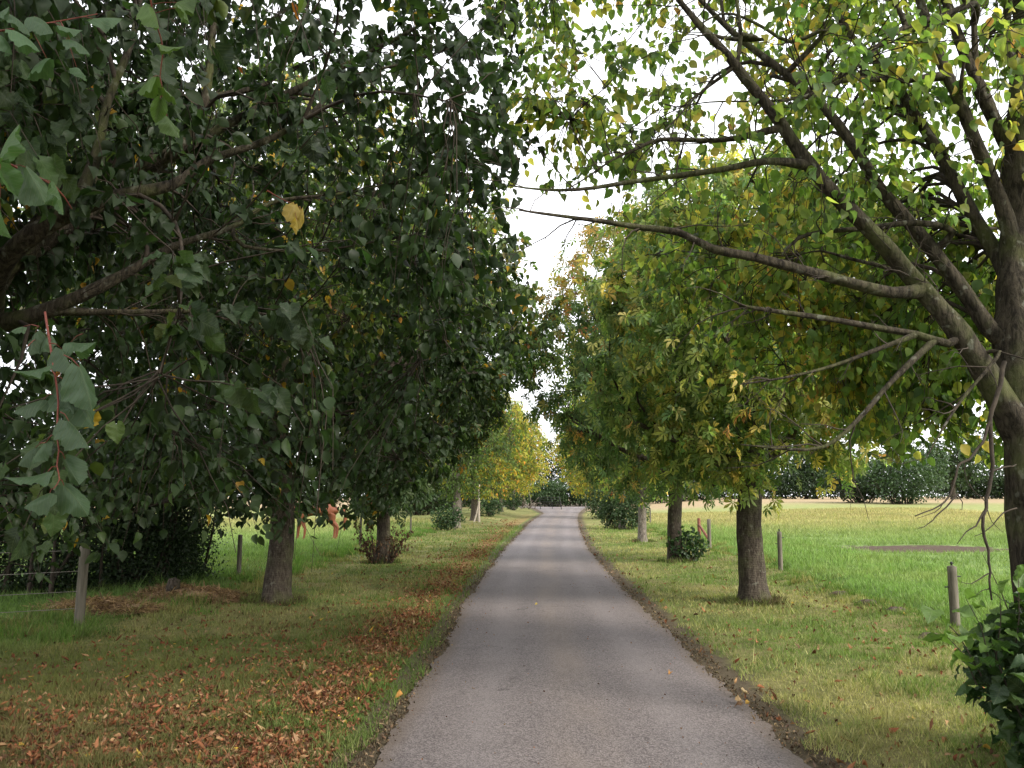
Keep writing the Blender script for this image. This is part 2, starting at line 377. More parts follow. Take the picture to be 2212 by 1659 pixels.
def tree(name, label, x, y, height, ells, trunk_r=.19, fork=2.2, pal='mixed', kind='lime', lsize=.1, n2_=70, n3=500, per=11, floor=None,
         limbs=None, group='trees lining the drive', lean=(0, 0), gap=None, reject=None, bark=None, leafmat=None, hi=None, cat='tree', twl=.55,
         top=None, top_pal=None, sides3=3, clump=.5, stub=False, droop=.6, branchmat=None, Rr_skip=True, nsc=9, leader=.8, shell=.55, pale=None):
    z0 = float(gz(x, y)); base = np.array([x, y, z0]); root = empty(name, base); tag(root, label, cat, group)
    bark = bark or M_BARK; sk = Skel()
    # trunk
    hh = height*leader if not limbs else fork+.0
    n = int(hh/.12)+2; t = np.linspace(0, 1, n); zz = t*hh
    px = x+lean[0]*zz+.035*np.sin(zz*1.3+x*3)*np.minimum(zz, 2); py = y+lean[1]*zz+.035*np.sin(zz*1.1+y)*np.minimum(zz, 2)
    flare = 1+.55*np.exp(-zz/.13)+.12*np.exp(-zz/.5)
    rr = trunk_r*flare*np.where(zz < fork, 1-.10*zz/fork, .9*np.clip(1-(zz-fork)/(hh-fork+.5), .06, 1)**.8)
    tp = np.stack([px, py, z0-.08+zz], 1); near = y < 25
    a = Acc(); tube(a, tp, rr, 22 if near else 10, wob=.05, seed=x*3+y); tr = a.build('trunk', bark, root)
    sk.add(tp[int(fork*.75/.12):], rr[int(fork*.75/.12):])
    c = np.array([ells[0][0], ells[0][1], ells[0][2]]); e0 = ells[0]
    # limbs
    lim = []
    if limbs:
        for pts, rad in limbs:
            if lim:
                Q = np.concatenate([l_[0] for l_ in lim]); dq = np.linalg.norm(Q-pts[0], axis=1)
                if dq.min() < .45: pts = [Q[dq.argmin()]]+list(pts[(1 if dq.min() < .12 else 0):]); rad = [rad[0]]*(len(pts)-len(rad))+list(rad); rad[0] *= 1.3
            P, Rr = smooth_path(pts, rad, .09); lim.append((P, Rr))
    else:
        for k in range(nsc):
            hz = z0+fork*.92+(hh-fork)*.62*(k/nsc)**1.1; i = np.argmin(abs(tp[:, 2]-hz)); p0 = tp[i]
            an = k*2.4+x+rng.uniform(-.3, .3); el = .25+.75*k/nsc
            tgt = c+np.array([math.cos(an)*e0[3]*.72, math.sin(an)*e0[4]*.72, 0])*(1-.35*k/nsc); tgt[2] = hz+(.5+1.2*el)*e0[3]*.45
            tgt[2] = min(tgt[2], e0[2]+e0[5]*.75)
            r0 = min(rr[i]*.62, trunk_r*.5); mid = (p0+tgt)/2+np.array([0, 0, .25])+rng.normal(0, .12, 3)
            P, Rr = smooth_path([p0, p0*.7+tgt*.3+[0, 0, .12], mid, tgt], [r0, r0*.85, r0*.6, r0*.25], .18); lim.append((P, Rr))
    for P, Rr in lim:
        a = Acc(); tube(a, P, Rr, (12 if limbs else 8) if near else 5, wob=.13 if near else 0, seed=P[0, 2]*5+P[-1, 0]); a.build('limb', branchmat or bark, root)
        sk.add(P[3:], Rr[3:])
    # branches and twigs
    tw = Acc(); kd = sk.kd(); new = []
    for p in in_crown(n2_, ells, floor, gap, reject, shell):
        r = connect(sk, kd, p, base+[0, 0, fork], .018 if limbs else .028, .006, .22, up=.1 if limbs else .18, pull=.08 if limbs else .3)
        if r: new.append(r)
    for P, Rr in new: tube(tw, P, Rr, 5 if near else 3, cap=False); sk.add(P, Rr)
    if limbs:
        for P, Rr in lim[(1 if Rr_skip else 0):]:
            for m in range(int(len(P)*.09/.16)):
                i_ = rng.integers(int(len(P)*.2), len(P)); T_ = P[min(i_+1, len(P)-1)]-P[max(i_-1, 0)]; T_ /= np.linalg.norm(T_)+1e-9
                dv = T_*.7+rng.normal(0, .55, 3); dv /= np.linalg.norm(dv); ln = rng.uniform(.2, .65); r_ = min(.006, Rr[i_]*.6)
                q_ = [P[i_]]
                for u in range(5): dv = dv+rng.normal(0, .22, 3)+[0, 0, -.05]; dv /= np.linalg.norm(dv); q_.append(q_[-1]+dv*ln/5)
                tube(tw, q_, np.linspace(r_, .0015, 6), 4, cap=False)
                for u in (2, 3, 4):
                    dw = dv+rng.normal(0, .7, 3); dw /= np.linalg.norm(dw); tube(tw, [q_[u], q_[u]+dw*ln*.18, q_[u]+dw*ln*.32+[0, 0, -.02]], [.0022, .0016, .001], 3, cap=False)
    kd = sk.kd(); sprays = []
    T3 = in_crown(n3, ells, floor, gap, reject, shell)
    for p in T3:
        _, i, dist = kd.find(p); p0 = np.array(sk.P[i])
        if dist < .05: continue
        ln = np.linalg.norm(p-p0)
        if ln > 1.6*twl: p0 = p0 if ln < 3*twl else p+(p0-p)/ln*1.6*twl
        ctrl = p0+(p-p0)*.5+np.array([0, 0, .12*ln])+sk.D[i]*.15*ln
        tt = np.linspace(0, 1, 5)[:, None]; P = (1-tt)**2*p0+2*tt*(1-tt)*ctrl+tt*tt*p
        P += rng.normal(0, .012, P.shape)
        tail = P[-1]+(P[-1]-P[-2])*.6+np.array([0, 0, -.1-.1*rng.random()]); P = np.vstack([P, tail])
        tube(tw, P, np.linspace(min(.006, sk.R[i]), .002, len(P)) if near else np.linspace(.012, .006, len(P)), sides3, cap=False)
        leaf_spray(P[1:], max(3, int(per*rng.uniform(.6, 1.4))), lsize, sprays, droop=droop, spread=.06 if kind != 'kite' else .13)
    tw.build('twigs', M_TWIG, root)
    p, d, nn, s_ = [np.concatenate([q[j] for q in sprays]) for j in range(4)]
    if reject is not None:
        ok = ~reject(p); p, d, nn, s_ = p[ok], d[ok], nn[ok], s_[ok]
    col = colours(pal, len(p), p, clump)
    if top_pal:
        m = rng.random(len(p)) < sstep(top[0], top[1], p[:, 2]+.8*np.sin(p[:, 0]*1.3+p[:, 1])); col[m] = colours(top_pal, int(m.sum()))
    if hi:
        m = np.linalg.norm(p-CAM, axis=1) < hi
        if m.any():
            a = Acc(); leaves(a, p[m], d[m], nn[m], s_[m]*1.3, col[m], 'limehi', curl=(.05, .45), fold=(.0, .55)); a.build('near_foliage', M_LEAFHI, root)
        p, d, nn, s_, col = p[~m], d[~m], nn[~m], s_[~m], col[~m]
    a = Acc(); leaves(a, p, d, nn, s_, col, kind); a.build('foliage', leafmat or (M_LEAFDK if kind == 'chestnut' else M_LEAF), root)
    return root

# ------------------------------------------------------------------ ground
def axis(lo, hi, step, far_lo, far_hi, g=1.18):
    a = list(np.arange(lo, hi+1e-6, step)); s_ = step; v = a[-1]
    while v < far_hi: s_ *= g; v += s_; a.append(v)
    s_ = step; v = lo; b = []
    while v > far_lo: s_ *= g; v -= s_; b.append(v)
    return np.array(b[::-1]+a)
gx = axis(-9, 9, .12, -1500, 1500); gy = axis(-4, 26, .16, -300, 2500, 1.045)
X, Yg = np.meshgrid(gx, gy); Zg = gz(X, Yg)
nx, ny = len(gx), len(gy); i = np.arange(ny-1)[:, None]*nx+np.arange(nx-1)[None]
F = np.stack([i, i+1, i+nx+1, i+nx], -1).reshape(-1, 4)

def ground_material():
    m, t = mat_new('ground_turf'); b = NB(t)
    pos = b.n('ShaderNodeNewGeometry').outputs['Position']; sp = b.n('ShaderNodeSeparateXYZ', {0: pos}); x, y = sp.outputs[0], sp.outputs[1]
    d = b.n('ShaderNodeAttribute', attribute_name='lat').outputs['Fac']
    nb = b.noise(pos, .55, 5); nm = b.noise(pos, 2.3, 6, .65); nf = b.noise(pos, 17, 5, .7); nff = b.noise(pos, 70, 3, .7)
    # mown verge: green patched with straw
    verge = b.mix(b.sm(b.math('ADD', nb, b.math('MULTIPLY', nm, .5)), .62, .92), (.14, .165, .05), (.30, .26, .11))
    verge = b.mix(b.sm(nf, .35, .7), b.mix(.45, verge, (.05, .06, .02)), verge)
    # pasture: bright green, straw beyond
    past = b.mix(b.sm(nm, .38, .66), (.10, .175, .045), (.19, .26, .08))
    past = b.mix(b.math('MULTIPLY', b.sm(b.noise(pos, 5.5, 4, .7), .52, .66), .55), past, (.06, .10, .025))
    past = b.mix(b.math('MULTIPLY', b.sm(b.noise(pos, 1.1, 4, .7), .55, .7), .5), past, (.24, .27, .10))
    straw = b.mix(b.sm(nm, .35, .7), (.21, .235, .08), (.31, .29, .13))
    yy = b.math('ADD', y, b.math('ADD', b.math('MULTIPLY', nb, 16.0), b.math('MULTIPLY', nm, 8.0)))
    past = b.mix(b.math('MULTIPLY', b.sm(yy, 44, 72), .78), past, straw)
    past = b.mix(b.sm(yy, 96, 116), past, b.mix(b.sm(nm, .3, .7), (.26, .19, .11), (.36, .28, .17)))
    right = b.sm(b.math('ADD', x, b.math('MULTIPLY', nm, .5)), 5.35, 5.75); left = b.sm(b.math('ADD', d, b.math('MULTIPLY', nm, .8)), -5.2, -6.2)
    col = b.mix(b.math('MAXIMUM', right, left), verge, past)
    # bare mud patch in the field
    dx = b.math('DIVIDE', b.math('SUBTRACT', x, 12.3), 2.9); dy = b.math('DIVIDE', b.math('SUBTRACT', y, 27.6), 2.0)
    rr = b.math('ADD', b.math('ADD', b.math('MULTIPLY', dx, dx), b.math('MULTIPLY', dy, dy)), b.math('MULTIPLY', b.math('SUBTRACT', nm, .5), 2.6))
    col = b.mix(b.sm(rr, 1.1, .7), col, b.mix(nf, (.045, .03, .024), (.11, .075, .055)))
    # leaf-strewn, worn band beside the tarmac on the left
    ad = b.math('ABSOLUTE', d)
    band = b.math('MULTIPLY', b.sm(d, -3.1, -2.2), b.sm(d, -1.55, -1.85))
    band = b.math('MULTIPLY', band, b.sm(y, 95, 12)); band = b.math('MULTIPLY', band, b.sm(b.math('ADD', nm, b.math('MULTIPLY', nf, .5)), .5, .72))
    col = b.mix(b.math('MULTIPLY', band, .95), col, b.mix(nf, (.17, .075, .035), (.33, .17, .085)))
    litter = b.math('MULTIPLY', b.math('MULTIPLY', b.sm(y, 12, 6), b.sm(d, -1.6, -2.6)), b.sm(nf, .35, .6))
    col = b.mix(b.math('MULTIPLY', litter, .6), col, (.09, .055, .028))
    # fresh green strip on the left lip, bare earth at both tarmac edges
    lip = b.math('MULTIPLY', b.sm(d, -1.85, -1.7), b.sm(d, -1.42, -1.5)); col = b.mix(b.math('MULTIPLY', lip, .75), col, (.10, .19, .03))
    earth = b.sm(b.math('ADD', ad, b.math('MULTIPLY', nm, .5)), 2.12, 1.80)
    col = b.mix(earth, col, b.mix(nf, (.06, .045, .032), (.15, .12, .08)))
    col = b.mix(b.math('MULTIPLY', nff, .25), col, (.03, .03, .012))
    h = b.math('ADD', b.math('MULTIPLY', nf, 1.0), b.math('MULTIPLY', nff, .5))
    bm = b.n('ShaderNodeBump', {'Height': h, 'Strength': .8, 'Distance': .04})
    p = b.n('ShaderNodeBsdfPrincipled', {'Base Color': col, 'Roughness': .95, 'Specular IOR Level': .1, 'Normal': bm.outputs[0]})
    b.n('ShaderNodeOutputMaterial', {0: p.outputs[0]}); return m
a = Acc(); a.add(np.stack([X, Yg, Zg], -1), None, F); a.lat = lat(X, Yg); g = a.build('ground', ground_material()); tag(g, kind='structure')

# ------------------------------------------------------------------ drive
def road_material():
    m, t = mat_new('tarmac'); b = NB(t)
    pos = b.n('ShaderNodeNewGeometry').outputs['Position']; sp = b.n('ShaderNodeSeparateXYZ', {0: pos}); x, y = sp.outputs[0], sp.outputs[1]
    d = b.n('ShaderNodeAttribute', attribute_name='lat').outputs['Fac']
    st = b.n('ShaderNodeMapping', {'Vector': pos, 'Scale': (1, .25, 1)}).outputs[0]
    nb = b.noise(st, 1.3, 5); nf = b.noise(pos, 60, 4, .7); vo = b.n('ShaderNodeTexVoronoi', {'Vector': pos, 'Scale': 95.0}).outputs['Distance']
    vc = b.n('ShaderNodeTexVoronoi', {'Vector': pos, 'Scale': 95.0}).outputs['Color']
    col = b.mix(b.sm(nb, .3, .7), (.075, .058, .059), (.108, .085, .084))
    col = b.mix(.45, col, b.ramp(b.n('ShaderNodeSeparateColor', {0: vc}).outputs[0], .1, .9, (.06, .055, .055), (.30, .27, .26)))
    col = b.mix(b.math('MULTIPLY', b.sm(nf, .58, .7), .5), col, (.05, .045, .043))
    # polished wheel tracks and dusty crown
    ad = b.math('ABSOLUTE', d); cen = b.math('MULTIPLY', b.sm(ad, .34, .05), b.sm(nb, .3, .65)); col = b.mix(b.math('MULTIPLY', cen, .35), col, (.21, .165, .13))
    tr = b.sm(b.math('ABSOLUTE', b.math('SUBTRACT', ad, .72)), .3, .0); col = b.mix(b.math('MULTIPLY', tr, .2), col, (.24, .215, .215))
    ed = b.sm(b.math('ADD', ad, b.math('MULTIPLY', nb, .3)), 1.3, 1.5); col = b.mix(b.math('MULTIPLY', ed, .65), col, b.mix(nf, (.06, .045, .035), (.16, .12, .09)))
    blot = b.noise(pos, .8, 6, .7); col = b.mix(b.math('MULTIPLY', b.sm(blot, .5, .72), .3), col, (.07, .058, .055)); col = b.mix(b.math('MULTIPLY', b.sm(blot, .45, .3), .22), col, (.2, .17, .16))
    ck = b.n('ShaderNodeTexVoronoi', {'Vector': b.n('ShaderNodeVectorMath', {0: pos, 1: b.n('ShaderNodeTexNoise', {'Vector': pos, 'Scale': 2.5, 'Detail': 5.0}).outputs['Color']}, operation='ADD').outputs[0], 'Scale': .75}, feature='DISTANCE_TO_EDGE').outputs['Distance']
    crk = b.math('MULTIPLY', b.sm(ck, .012, .003), b.sm(b.noise(pos, .5, 3), .5, .62)); col = b.mix(b.math('MULTIPLY', crk, .6), col, (.03, .025, .023))
    h = b.math('ADD', b.math('MULTIPLY', vo, 1.0), b.math('MULTIPLY', nf, .7))
    bm = b.n('ShaderNodeBump', {'Height': h, 'Strength': .55, 'Distance': .005})
    p = b.n('ShaderNodeBsdfPrincipled', {'Base Color': col, 'Roughness': .82, 'Specular IOR Level': .3, 'Normal': bm.outputs[0]})
    b.n('ShaderNodeOutputMaterial', {0: p.outputs[0]}); return m
M_ROAD = road_material()
ys = axis(-3, 30, .06, -4, 131, 1.02); ys = ys[(ys >= -3) & (ys <= 131)]
off = np.linspace(-1, 1, 13); V = []; LV = []
for yv in ys:
    hw = float(half_w(yv)); jl = .05*n2(yv, 0, 1.3)+.03*n2(yv, 0, 5, 1)+.018*n2(yv, 3, 17, 1); jr = .05*n2(yv, 9, 1.1, 3)+.035*n2(yv, 5, 5, 5)+.018*n2(yv, 2, 19, 1)
    for o in off:
        xo = o*hw+(jl if o == -1 else 0)+(jr if o == 1 else 0)
        V.append([curve_off(yv)+xo, yv, .016+.02*(1-o*o)-(.012 if abs(o) == 1 else 0)]); LV.append(o*1.36)
n = len(off); i = np.arange(len(ys)-1)[:, None]*n+np.arange(n-1)[None]; F = np.stack([i, i+1, i+n+1, i+n], -1).reshape(-1, 4)
a = Acc(); a.add(V, None, F); a.lat = LV; tag(a.build('drive', M_ROAD), kind='structure')
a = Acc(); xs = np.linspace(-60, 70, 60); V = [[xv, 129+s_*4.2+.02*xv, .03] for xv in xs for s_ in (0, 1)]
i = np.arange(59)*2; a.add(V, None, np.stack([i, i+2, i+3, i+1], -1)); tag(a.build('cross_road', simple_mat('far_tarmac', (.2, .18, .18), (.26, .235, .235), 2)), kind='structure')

# ------------------------------------------------------------------ grass, litter
def inview(p, m=120, far=1e9):
    v = (p-CAM)@MR; x = v[:, 0]/-v[:, 2]*FP+1106; y = 829.5-v[:, 1]/-v[:, 2]*FP
    return (v[:, 2] < -.1) & (x > -m*4) & (x < 2212+m*4) & (y < 1659+m) & (y > 0)
def scatter_screen(N, y0, y1, x0, x1, power=1.6):
    """more per square metre close by, thinning with distance"""
    u = rng.random(N); q = 1-power
    y = (y0**q+u*(y1**q-y0**q))**(1/q); x = rng.uniform(x0, x1, N)*1.0
    return x, y
def grass_material():
    m, t = mat_new('grass_blades'); b = NB(t)
    col = b.n('ShaderNodeAttribute', attribute_name='tint').outputs['Color']
    p = b.n('ShaderNodeBsdfPrincipled', {'Base Color': col, 'Roughness': .7, 'Specular IOR Level': .2})
    tr = b.n('ShaderNodeBsdfTranslucent', {'Color': b.mix(1.0, col, (1.2, 1.4, .6), 'MULTIPLY')})
    ms = b.n('ShaderNodeMixShader', {0: .35, 1: p.outputs[0], 2: tr.outputs[0]}); b.n('ShaderNodeOutputMaterial', {0: ms.outputs[0]}); return m
M_GRASS = grass_material()
def blades(acc, x, y, h, wdt, col, lean=.6):
    N = len(x); z = gz(x, y); an = rng.random(N)*2*np.pi; la = rng.random(N)*2*np.pi; lm = rng.random(N)*lean
    b0 = np.stack([x, y, z-.01], 1); wv = np.stack([np.cos(an), np.sin(an), 0*an], 1)*wdt[:, None]
    tip = b0+np.stack([np.cos(la)*lm*h, np.sin(la)*lm*h, h], 1)
    V = np.stack([b0-wv, b0+wv, tip], 1); acc.add(V, np.arange(N*3).reshape(-1, 3), None, np.repeat(col, 3, 0))
def grass_col(x, y, N, field):
    green = np.array([.115, .165, .045]); straw = np.array([.31, .27, .13]); brt = np.array([.135, .215, .06])
    k = sstep(-.15, .75, n2(x, y, .55, 3)+.5*n2(x, y, 1.9, 1)+rng.normal(0, .35, N)); k = k[:, None]*.85
    c = green*(1-k)+straw*k; c = np.where(field[:, None], brt*(1-k*.3)+straw*k*.3, c)
    return c*rng.uniform(.6, 1.35, (N, 1))
N = 620000
x, y = scatter_screen(N, 4.2, 48, -9, 9.5, 1.9)
x = np.where(np.abs(x) < 9.6, x, x); x = x*np.clip(y/9, .75, 1.0)*1.0
d = lat(x, y); edge = np.where(d < 0, 1.43+.08*n2(y, 0, 2.2), 1.64+.14*n2(y, 4, 1.6)+.12*n2(x, y, 5))
ok = (np.abs(d) > edge) & ~((np.abs(d) < edge+np.where(d > 0, .5, .25)) & (rng.random(N) < .5))
p = np.stack([x, y, 0*x], 1); ok &= inview(p)
ok &= ~((np.hypot((x-12.3)/2.9, (y-27.6)/2) < 1))
x, y, d = x[ok], y[ok], d[ok]; N = len(x); field = (x > 5.7) | (d < -5.8)
lip = (d > -1.85) & (d < -1.4)
h = rng.uniform(.02, .055, N)*(1+.8*field+.8*(rng.random(N) < .03))*(1+y/50)*np.where(lip, 1.3, 1)*(.75+.75*sstep(-.1, .7, n2(x, y, 2.6, 6)))*(1+.9*(n2(x, y, 6.5, 9) > .62)); wd = rng.uniform(.0018, .0036, N)*(1+y/9)
c = grass_col(x, y, N, field); under = (sstep(13, 6, y)*sstep(-1.9, -3, d)*.65)[:, None]; c = c*(1-under)+np.array([.15, .12, .05])*under; c[d > 1.4] *= 1.26; c *= (1-.3*sstep(.2, .8, n2(x, y, 4.3, 7)))[:, None]; c[lip] = c[lip]*.6+np.array([.10, .17, .035])*.4  # blades right of the drive brightened, sunlight put into their colour
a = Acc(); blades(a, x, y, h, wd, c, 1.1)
K = 5200; cxs = np.concatenate([rng.uniform(6, 34, K), rng.uniform(-20, -6, K//3)]); cys = np.concatenate([rng.uniform(8, 75, K)**1.0, rng.uniform(17, 55, K//3)]); nb_ = 42
kk = np.repeat(np.arange(len(cxs)), nb_); sp_ = .16*(1+cys[kk]/40); fx = cxs[kk]+rng.normal(0, 1, len(kk))*sp_*1.6; fy = cys[kk]+rng.normal(0, 1, len(kk))*sp_
okf = ~((np.hypot((fx-12.3)/2.9, (fy-27.6)/2) < 1.02)); fx, fy, kk = fx[okf], fy[okf], kk[okf]; tone = rng.random(len(cxs))[kk][:, None]; st_ = (sstep(28, 60, fy)*(.4+.6*(rng.random(len(cxs)) < .8)[kk]))[:, None]
fc = (np.array([.11, .165, .05])*(1-tone)+np.array([.21, .28, .10])*tone)*(1-st_)+np.array([.33, .28, .14])*st_*(.6+.8*tone)
blades(a, fx, fy, rng.uniform(.04, .12, len(fx))*(1+fy/50), .004*(1+fy/12), fc*rng.uniform(.7, 1.3, (len(fx), 1)), 1.2)
gr = a.build('verge_grass', M_GRASS, smooth=False)
tag(gr, 'short mown grass, green patched with straw, on both verges and the fields', 'grass', kind='stuff')
# tussocks along fence lines and round trunks
a = Acc()
def tussock(acc, cx, cy, r, n, h, tint, spread=.9):
    rr = r*np.sqrt(rng.random(n)); an = rng.random(n)*6.283; xx = cx+rr*np.cos(an); yy = cy+rr*np.sin(an)
    blades(acc, xx, yy, rng.uniform(.4, 1, n)*h, np.full(n, .003+.0004*cy), np.array(tint)*rng.uniform(.6, 1.4, (n, 1)), spread)
for k in range(130):
    yy = rng.uniform(8.5, 45); tussock(a, 5.35+rng.normal(0, .25)+(.6 if k % 3 == 0 else 0), yy, .22, 90, rng.uniform(.08, .2), random.choice([(.11, .17, .04), (.25, .22, .09), (.09, .15, .03)]))
for k in range(110):
    yy = rng.uniform(12, 45); tussock(a, -5.4+rng.normal(0, .3), yy, .25, 90, rng.uniform(.1, .28), random.choice([(.11, .19, .04), (.22, .2, .08), (.09, .17, .03)]))
for k in range(60):
    tussock(a, rng.uniform(-8, -5.3), rng.uniform(9.5, 12), .25, 80, rng.uniform(.06, .2), random.choice([(.08, .14, .03), (.09, .16, .03), (.2, .17, .08)]))
for (px_, py_, n_) in ((597, 1303, 26), (825, 1218, 10), (1630, 1303, 26), (1460, 1213, 16), (1388, 1171, 10), (1343, 1143, 8)):
    q_ = gnd(px_, py_)
    for k in range(n_):
        an = rng.random()*6.283; tussock(a, q_[0]+.36*math.cos(an), q_[1]+.36*math.sin(an), .16, 60, rng.uniform(.08, .2), random.choice([(.10, .08, .04), (.09, .11, .035), (.13, .16, .05), (.07, .045, .03)]), 1.4)
for px_, py_ in ((1816, 1290), (1877, 1312), (1937, 1330), (2010, 1374)):
    q_ = gnd(px_, py_)
    for k in range(9):
        an = rng.random()*6.283; tussock(a, q_[0]+.2*math.cos(an), q_[1]+.16*math.sin(an), .1, 45, rng.uniform(.05, .11), random.choice([(.13, .19, .05), (.2, .2, .08)]), 1.2)
tag(a.build('rough_grass', M_GRASS, smooth=False), 'taller rough grass tufts along the fence lines', 'grass', kind='stuff')

def litter(name, label, xs, ys, size, pal='litter', zoff=.03):
    N = len(xs); z = gz(xs, ys)+rng.uniform(.012, zoff, N)
    d = rng.normal(size=(N, 3))*[1, 1, .22]; nn = rng.normal(size=(N, 3))*.7+[0, 0, .8]
    a = Acc(); leaves(a, np.stack([xs, ys, z], 1), d, nn, size, colours(pal, N), 'lime', curl=(.3, 2.0), fold=(.3, 2.0))
    return tag(a.build(name, M_LITTER), label, 'fallen leaves', kind='stuff')
N = 90000; x, y = scatter_screen(N, 4.2, 60, -7, -1.3, 1.55); d = lat(x, y)
dens = 1.7*sstep(-2.8, -2.0, d)*sstep(-1.45, -1.75, d)*sstep(95, 20, y)*(.35+.65*sstep(-.3, .4, n2(x, y, .8, 5)))+.55*sstep(-6.4, -2.8, d)*sstep(10.5, 5.2, y)*sstep(-1.45, -1.9, d)*(.3+.7*sstep(-.5, .4, n2(x, y, 1.2, 2)))
dens += .30*sstep(-5.5, -3.0, d)*sstep(16, 7, y)+.06
dens += .5*np.exp(-((d+3.0)/.22)**2)*sstep(12, 20, y)*(n2(x, y, .7, 8) > -.1)
ok = (rng.random(N) < dens*.55) & (d < -1.42) & inview(np.stack([x, y, 0*x], 1))
x, y = x[ok], y[ok]; litter('leaf_litter', 'brown and orange fallen leaves strewn thickly over the left verge', x, y, rng.uniform(.012, .038, len(x))*(1+y/45))
N = 7000; x, y = scatter_screen(N, 4.3, 50, 1.35, 5.5, 1.55); d = lat(x, y)
dens = .22+.95*sstep(6.6, 4.9, y)*sstep(2.2, 3, d)+.1*np.exp(-((d-1.62)/.12)**2)+.25*sstep(.2, .8, n2(x, y, 1, 4))
ok = (rng.random(N) < dens*.6) & (d > 1.4) & inview(np.stack([x, y, 0*x], 1)); x, y = x[ok], y[ok]
litter('leaf_scatter', 'thinner scatter of fallen leaves over the right verge', x, y, rng.uniform(.018, .05, len(x))*(1+y/60))
N = 7000; y = scatter_screen(N, 4.3, 60, 0, 1, 1.6)[1]; sd_ = np.where(rng.random(N) < .6, -1, 1); x = curve_off(y)+half_w(y)/1.36*sd_*(1.42+rng.normal(0, .075, N)+.06*n2(y, 0, 2.2))
litter('leaf_crumbs', 'broken leaf crumbs collected along both edges of the drive', x, y, rng.uniform(.006, .022, N)*(1+y/40), pal='soil', zoff=.018)
N = 420; y = scatter_screen(N, 4.4, 60, 0, 1, 1.5)[1]; x = curve_off(y)+half_w(y)*rng.choice([-1, 1], N)*(1-.9*rng.random(N)**2.2); z_ = np.full(N, .038)
a = Acc(); dd_ = rng.normal(size=(N, 3))*[1, 1, .1]; leaves(a, np.stack([x, y, z_], 1), dd_, rng.normal(size=(N, 3))*.3+[0, 0, 1], rng.uniform(.006, .02, N)*(1+y/30), colours('litter', N), 'kite')
tag(a.build('leaf_fragments', M_LITTER), 'tiny bits of leaf and twig blown over the tarmac', 'leaf bits', kind='stuff')
# single leaves on the tarmac
for k, (px, py, sz, lab) in enumerate([(1592, 1513, .075, 'pale tan curled leaf lying on the right edge of the drive'), (1600, 1522, .06, 'dark brown curled leaf touching a paler one on the right edge of the drive'),
        (1448, 1452, .05, 'small orange leaf lying alone on the tarmac right of centre'), (1160, 1305, .05, 'tiny yellow leaf on the tarmac left of centre far along the drive'),
        (868, 1500, .07, 'orange leaf lying on the left edge of the tarmac beside the grass lip'), (1612, 1497, .07, 'upright pale leaf at the right edge of the drive')]):
    q = gnd(px, py, .04); a = Acc(); th = rng.random()*6
    leaves(a, q[None], np.array([[math.cos(th), math.sin(th), .15]]), np.array([[.2, -.5, 1.]]), np.array([sz]), np.array([[(.42, .28, .15), (.15, .07, .04), (.36, .17, .05), (.4, .3, .08), (.42, .2, .05), (.45, .33, .2)][k]]), 'limehi', curl=(.5, .9), fold=(.4, .9))
    tag(a.build('fallen_leaf', M_LITTER, origin=q), lab, 'leaf', 'single leaves lying on the tarmac')

# ------------------------------------------------------------------ posts, wires
def post(px, py, top, dia, label, mat=M_POST, lean=(0, 0), cap=False, name='fence_post', sides=14):
    q = gnd(px, py); z = float(gz(q[0], q[1])); q = np.array([q[0], q[1], z]); ht = at(px, top, q[1])[2]-z
    r = empty(name, q); tag(r, label, 'fence post', 'wooden posts of the field fences')
    n = 10; t = np.linspace(-.08, 1, n)[:, None]; P = q+t*ht*np.array([[lean[0], lean[1], 1]])
    a = Acc(); tube(a, P, dia/2*(1-.04*t[:, 0]), sides, wob=.05, seed=px); a.build('post', mat, r)
    if cap:
        tp = P[-1]; a = Acc(); tube(a, [tp, tp+[0, 0, .03], tp+[0, 0, .045], tp+[0, 0, .06]], [.012, .012, .022, .01], 8)
        a.build('insulator', M_BLACK, r)
        for sg, dz in ((1, -.12), (-1, -.25)): a = Acc(); tube(a, [tp+[sg*dia*.45, 0, dz], tp+[sg*(dia*.5+.045), 0, dz]], .009, 6); a.build('insulator', M_BLACK, r)
    return r, P[-1]
post(170, 1357, 1180, .125, 'thick weathered round fence post in front of the dark hedge at far left', lean=(.012, 0))
post(515, 1257, 1156, .09, 'dark fence post at the end of the hedge left of the nearest left trunk')
post(778, 1190, 1118, .075, 'slim grey stake between the two nearest left trunks')
post(887, 1157, 1118, .08, 'short fence post seen under hanging leaves left of the far left trees')
post(997, 1119, 1083, .08, 'pale distant fence post between the far left trunks')
post(2065, 1362, 1224, .115, 'stout round post with a black insulator on top beside the leafy bush at right', cap=True)
post(1687, 1241, 1149, .10, 'round post with an insulator just right of the nearest right trunk', cap=True)
post(1405, 1134, 1098, .09, 'small distant post right of the third right trunk')
post(1316, 1110, 1080, .10, 'pale far post among the bushes of the right row')
# braced pair
q1, q2 = gnd(1533, 1187), gnd(1511, 1170); r = empty('braced_fence_corner', (q1[0], q1[1], float(gz(q1[0], q1[1])))); tag(r, 'pair of posts joined by a slanting brace, one grey and one reddish', 'fence corner')
for q, tp, mt, dd in ((q1, 1122, M_POST, .12), (q2, 1120, M_POSTR, .12)):
    z = float(gz(q[0], q[1])); ht = at(1533, tp, q[1])[2]; a = Acc(); tube(a, [[q[0], q[1], z-.1], [q[0], q[1], (z+ht)/2], [q[0], q[1], ht]], dd/2, 12, wob=.04); pp = a.build('post', mt, r)
    a = Acc(); tube(a, [[q[0], q[1], ht], [q[0], q[1], ht+.05]], [.014, .01], 6); a.build('insulator', M_BLACK, pp)
a = Acc(); tube(a, [np.array([q2[0], q2[1], .62]), np.array([q1[0], q1[1], .28])], .045, 8); a.build('brace', M_POSTR, r)
pL = gnd(170, 1357)
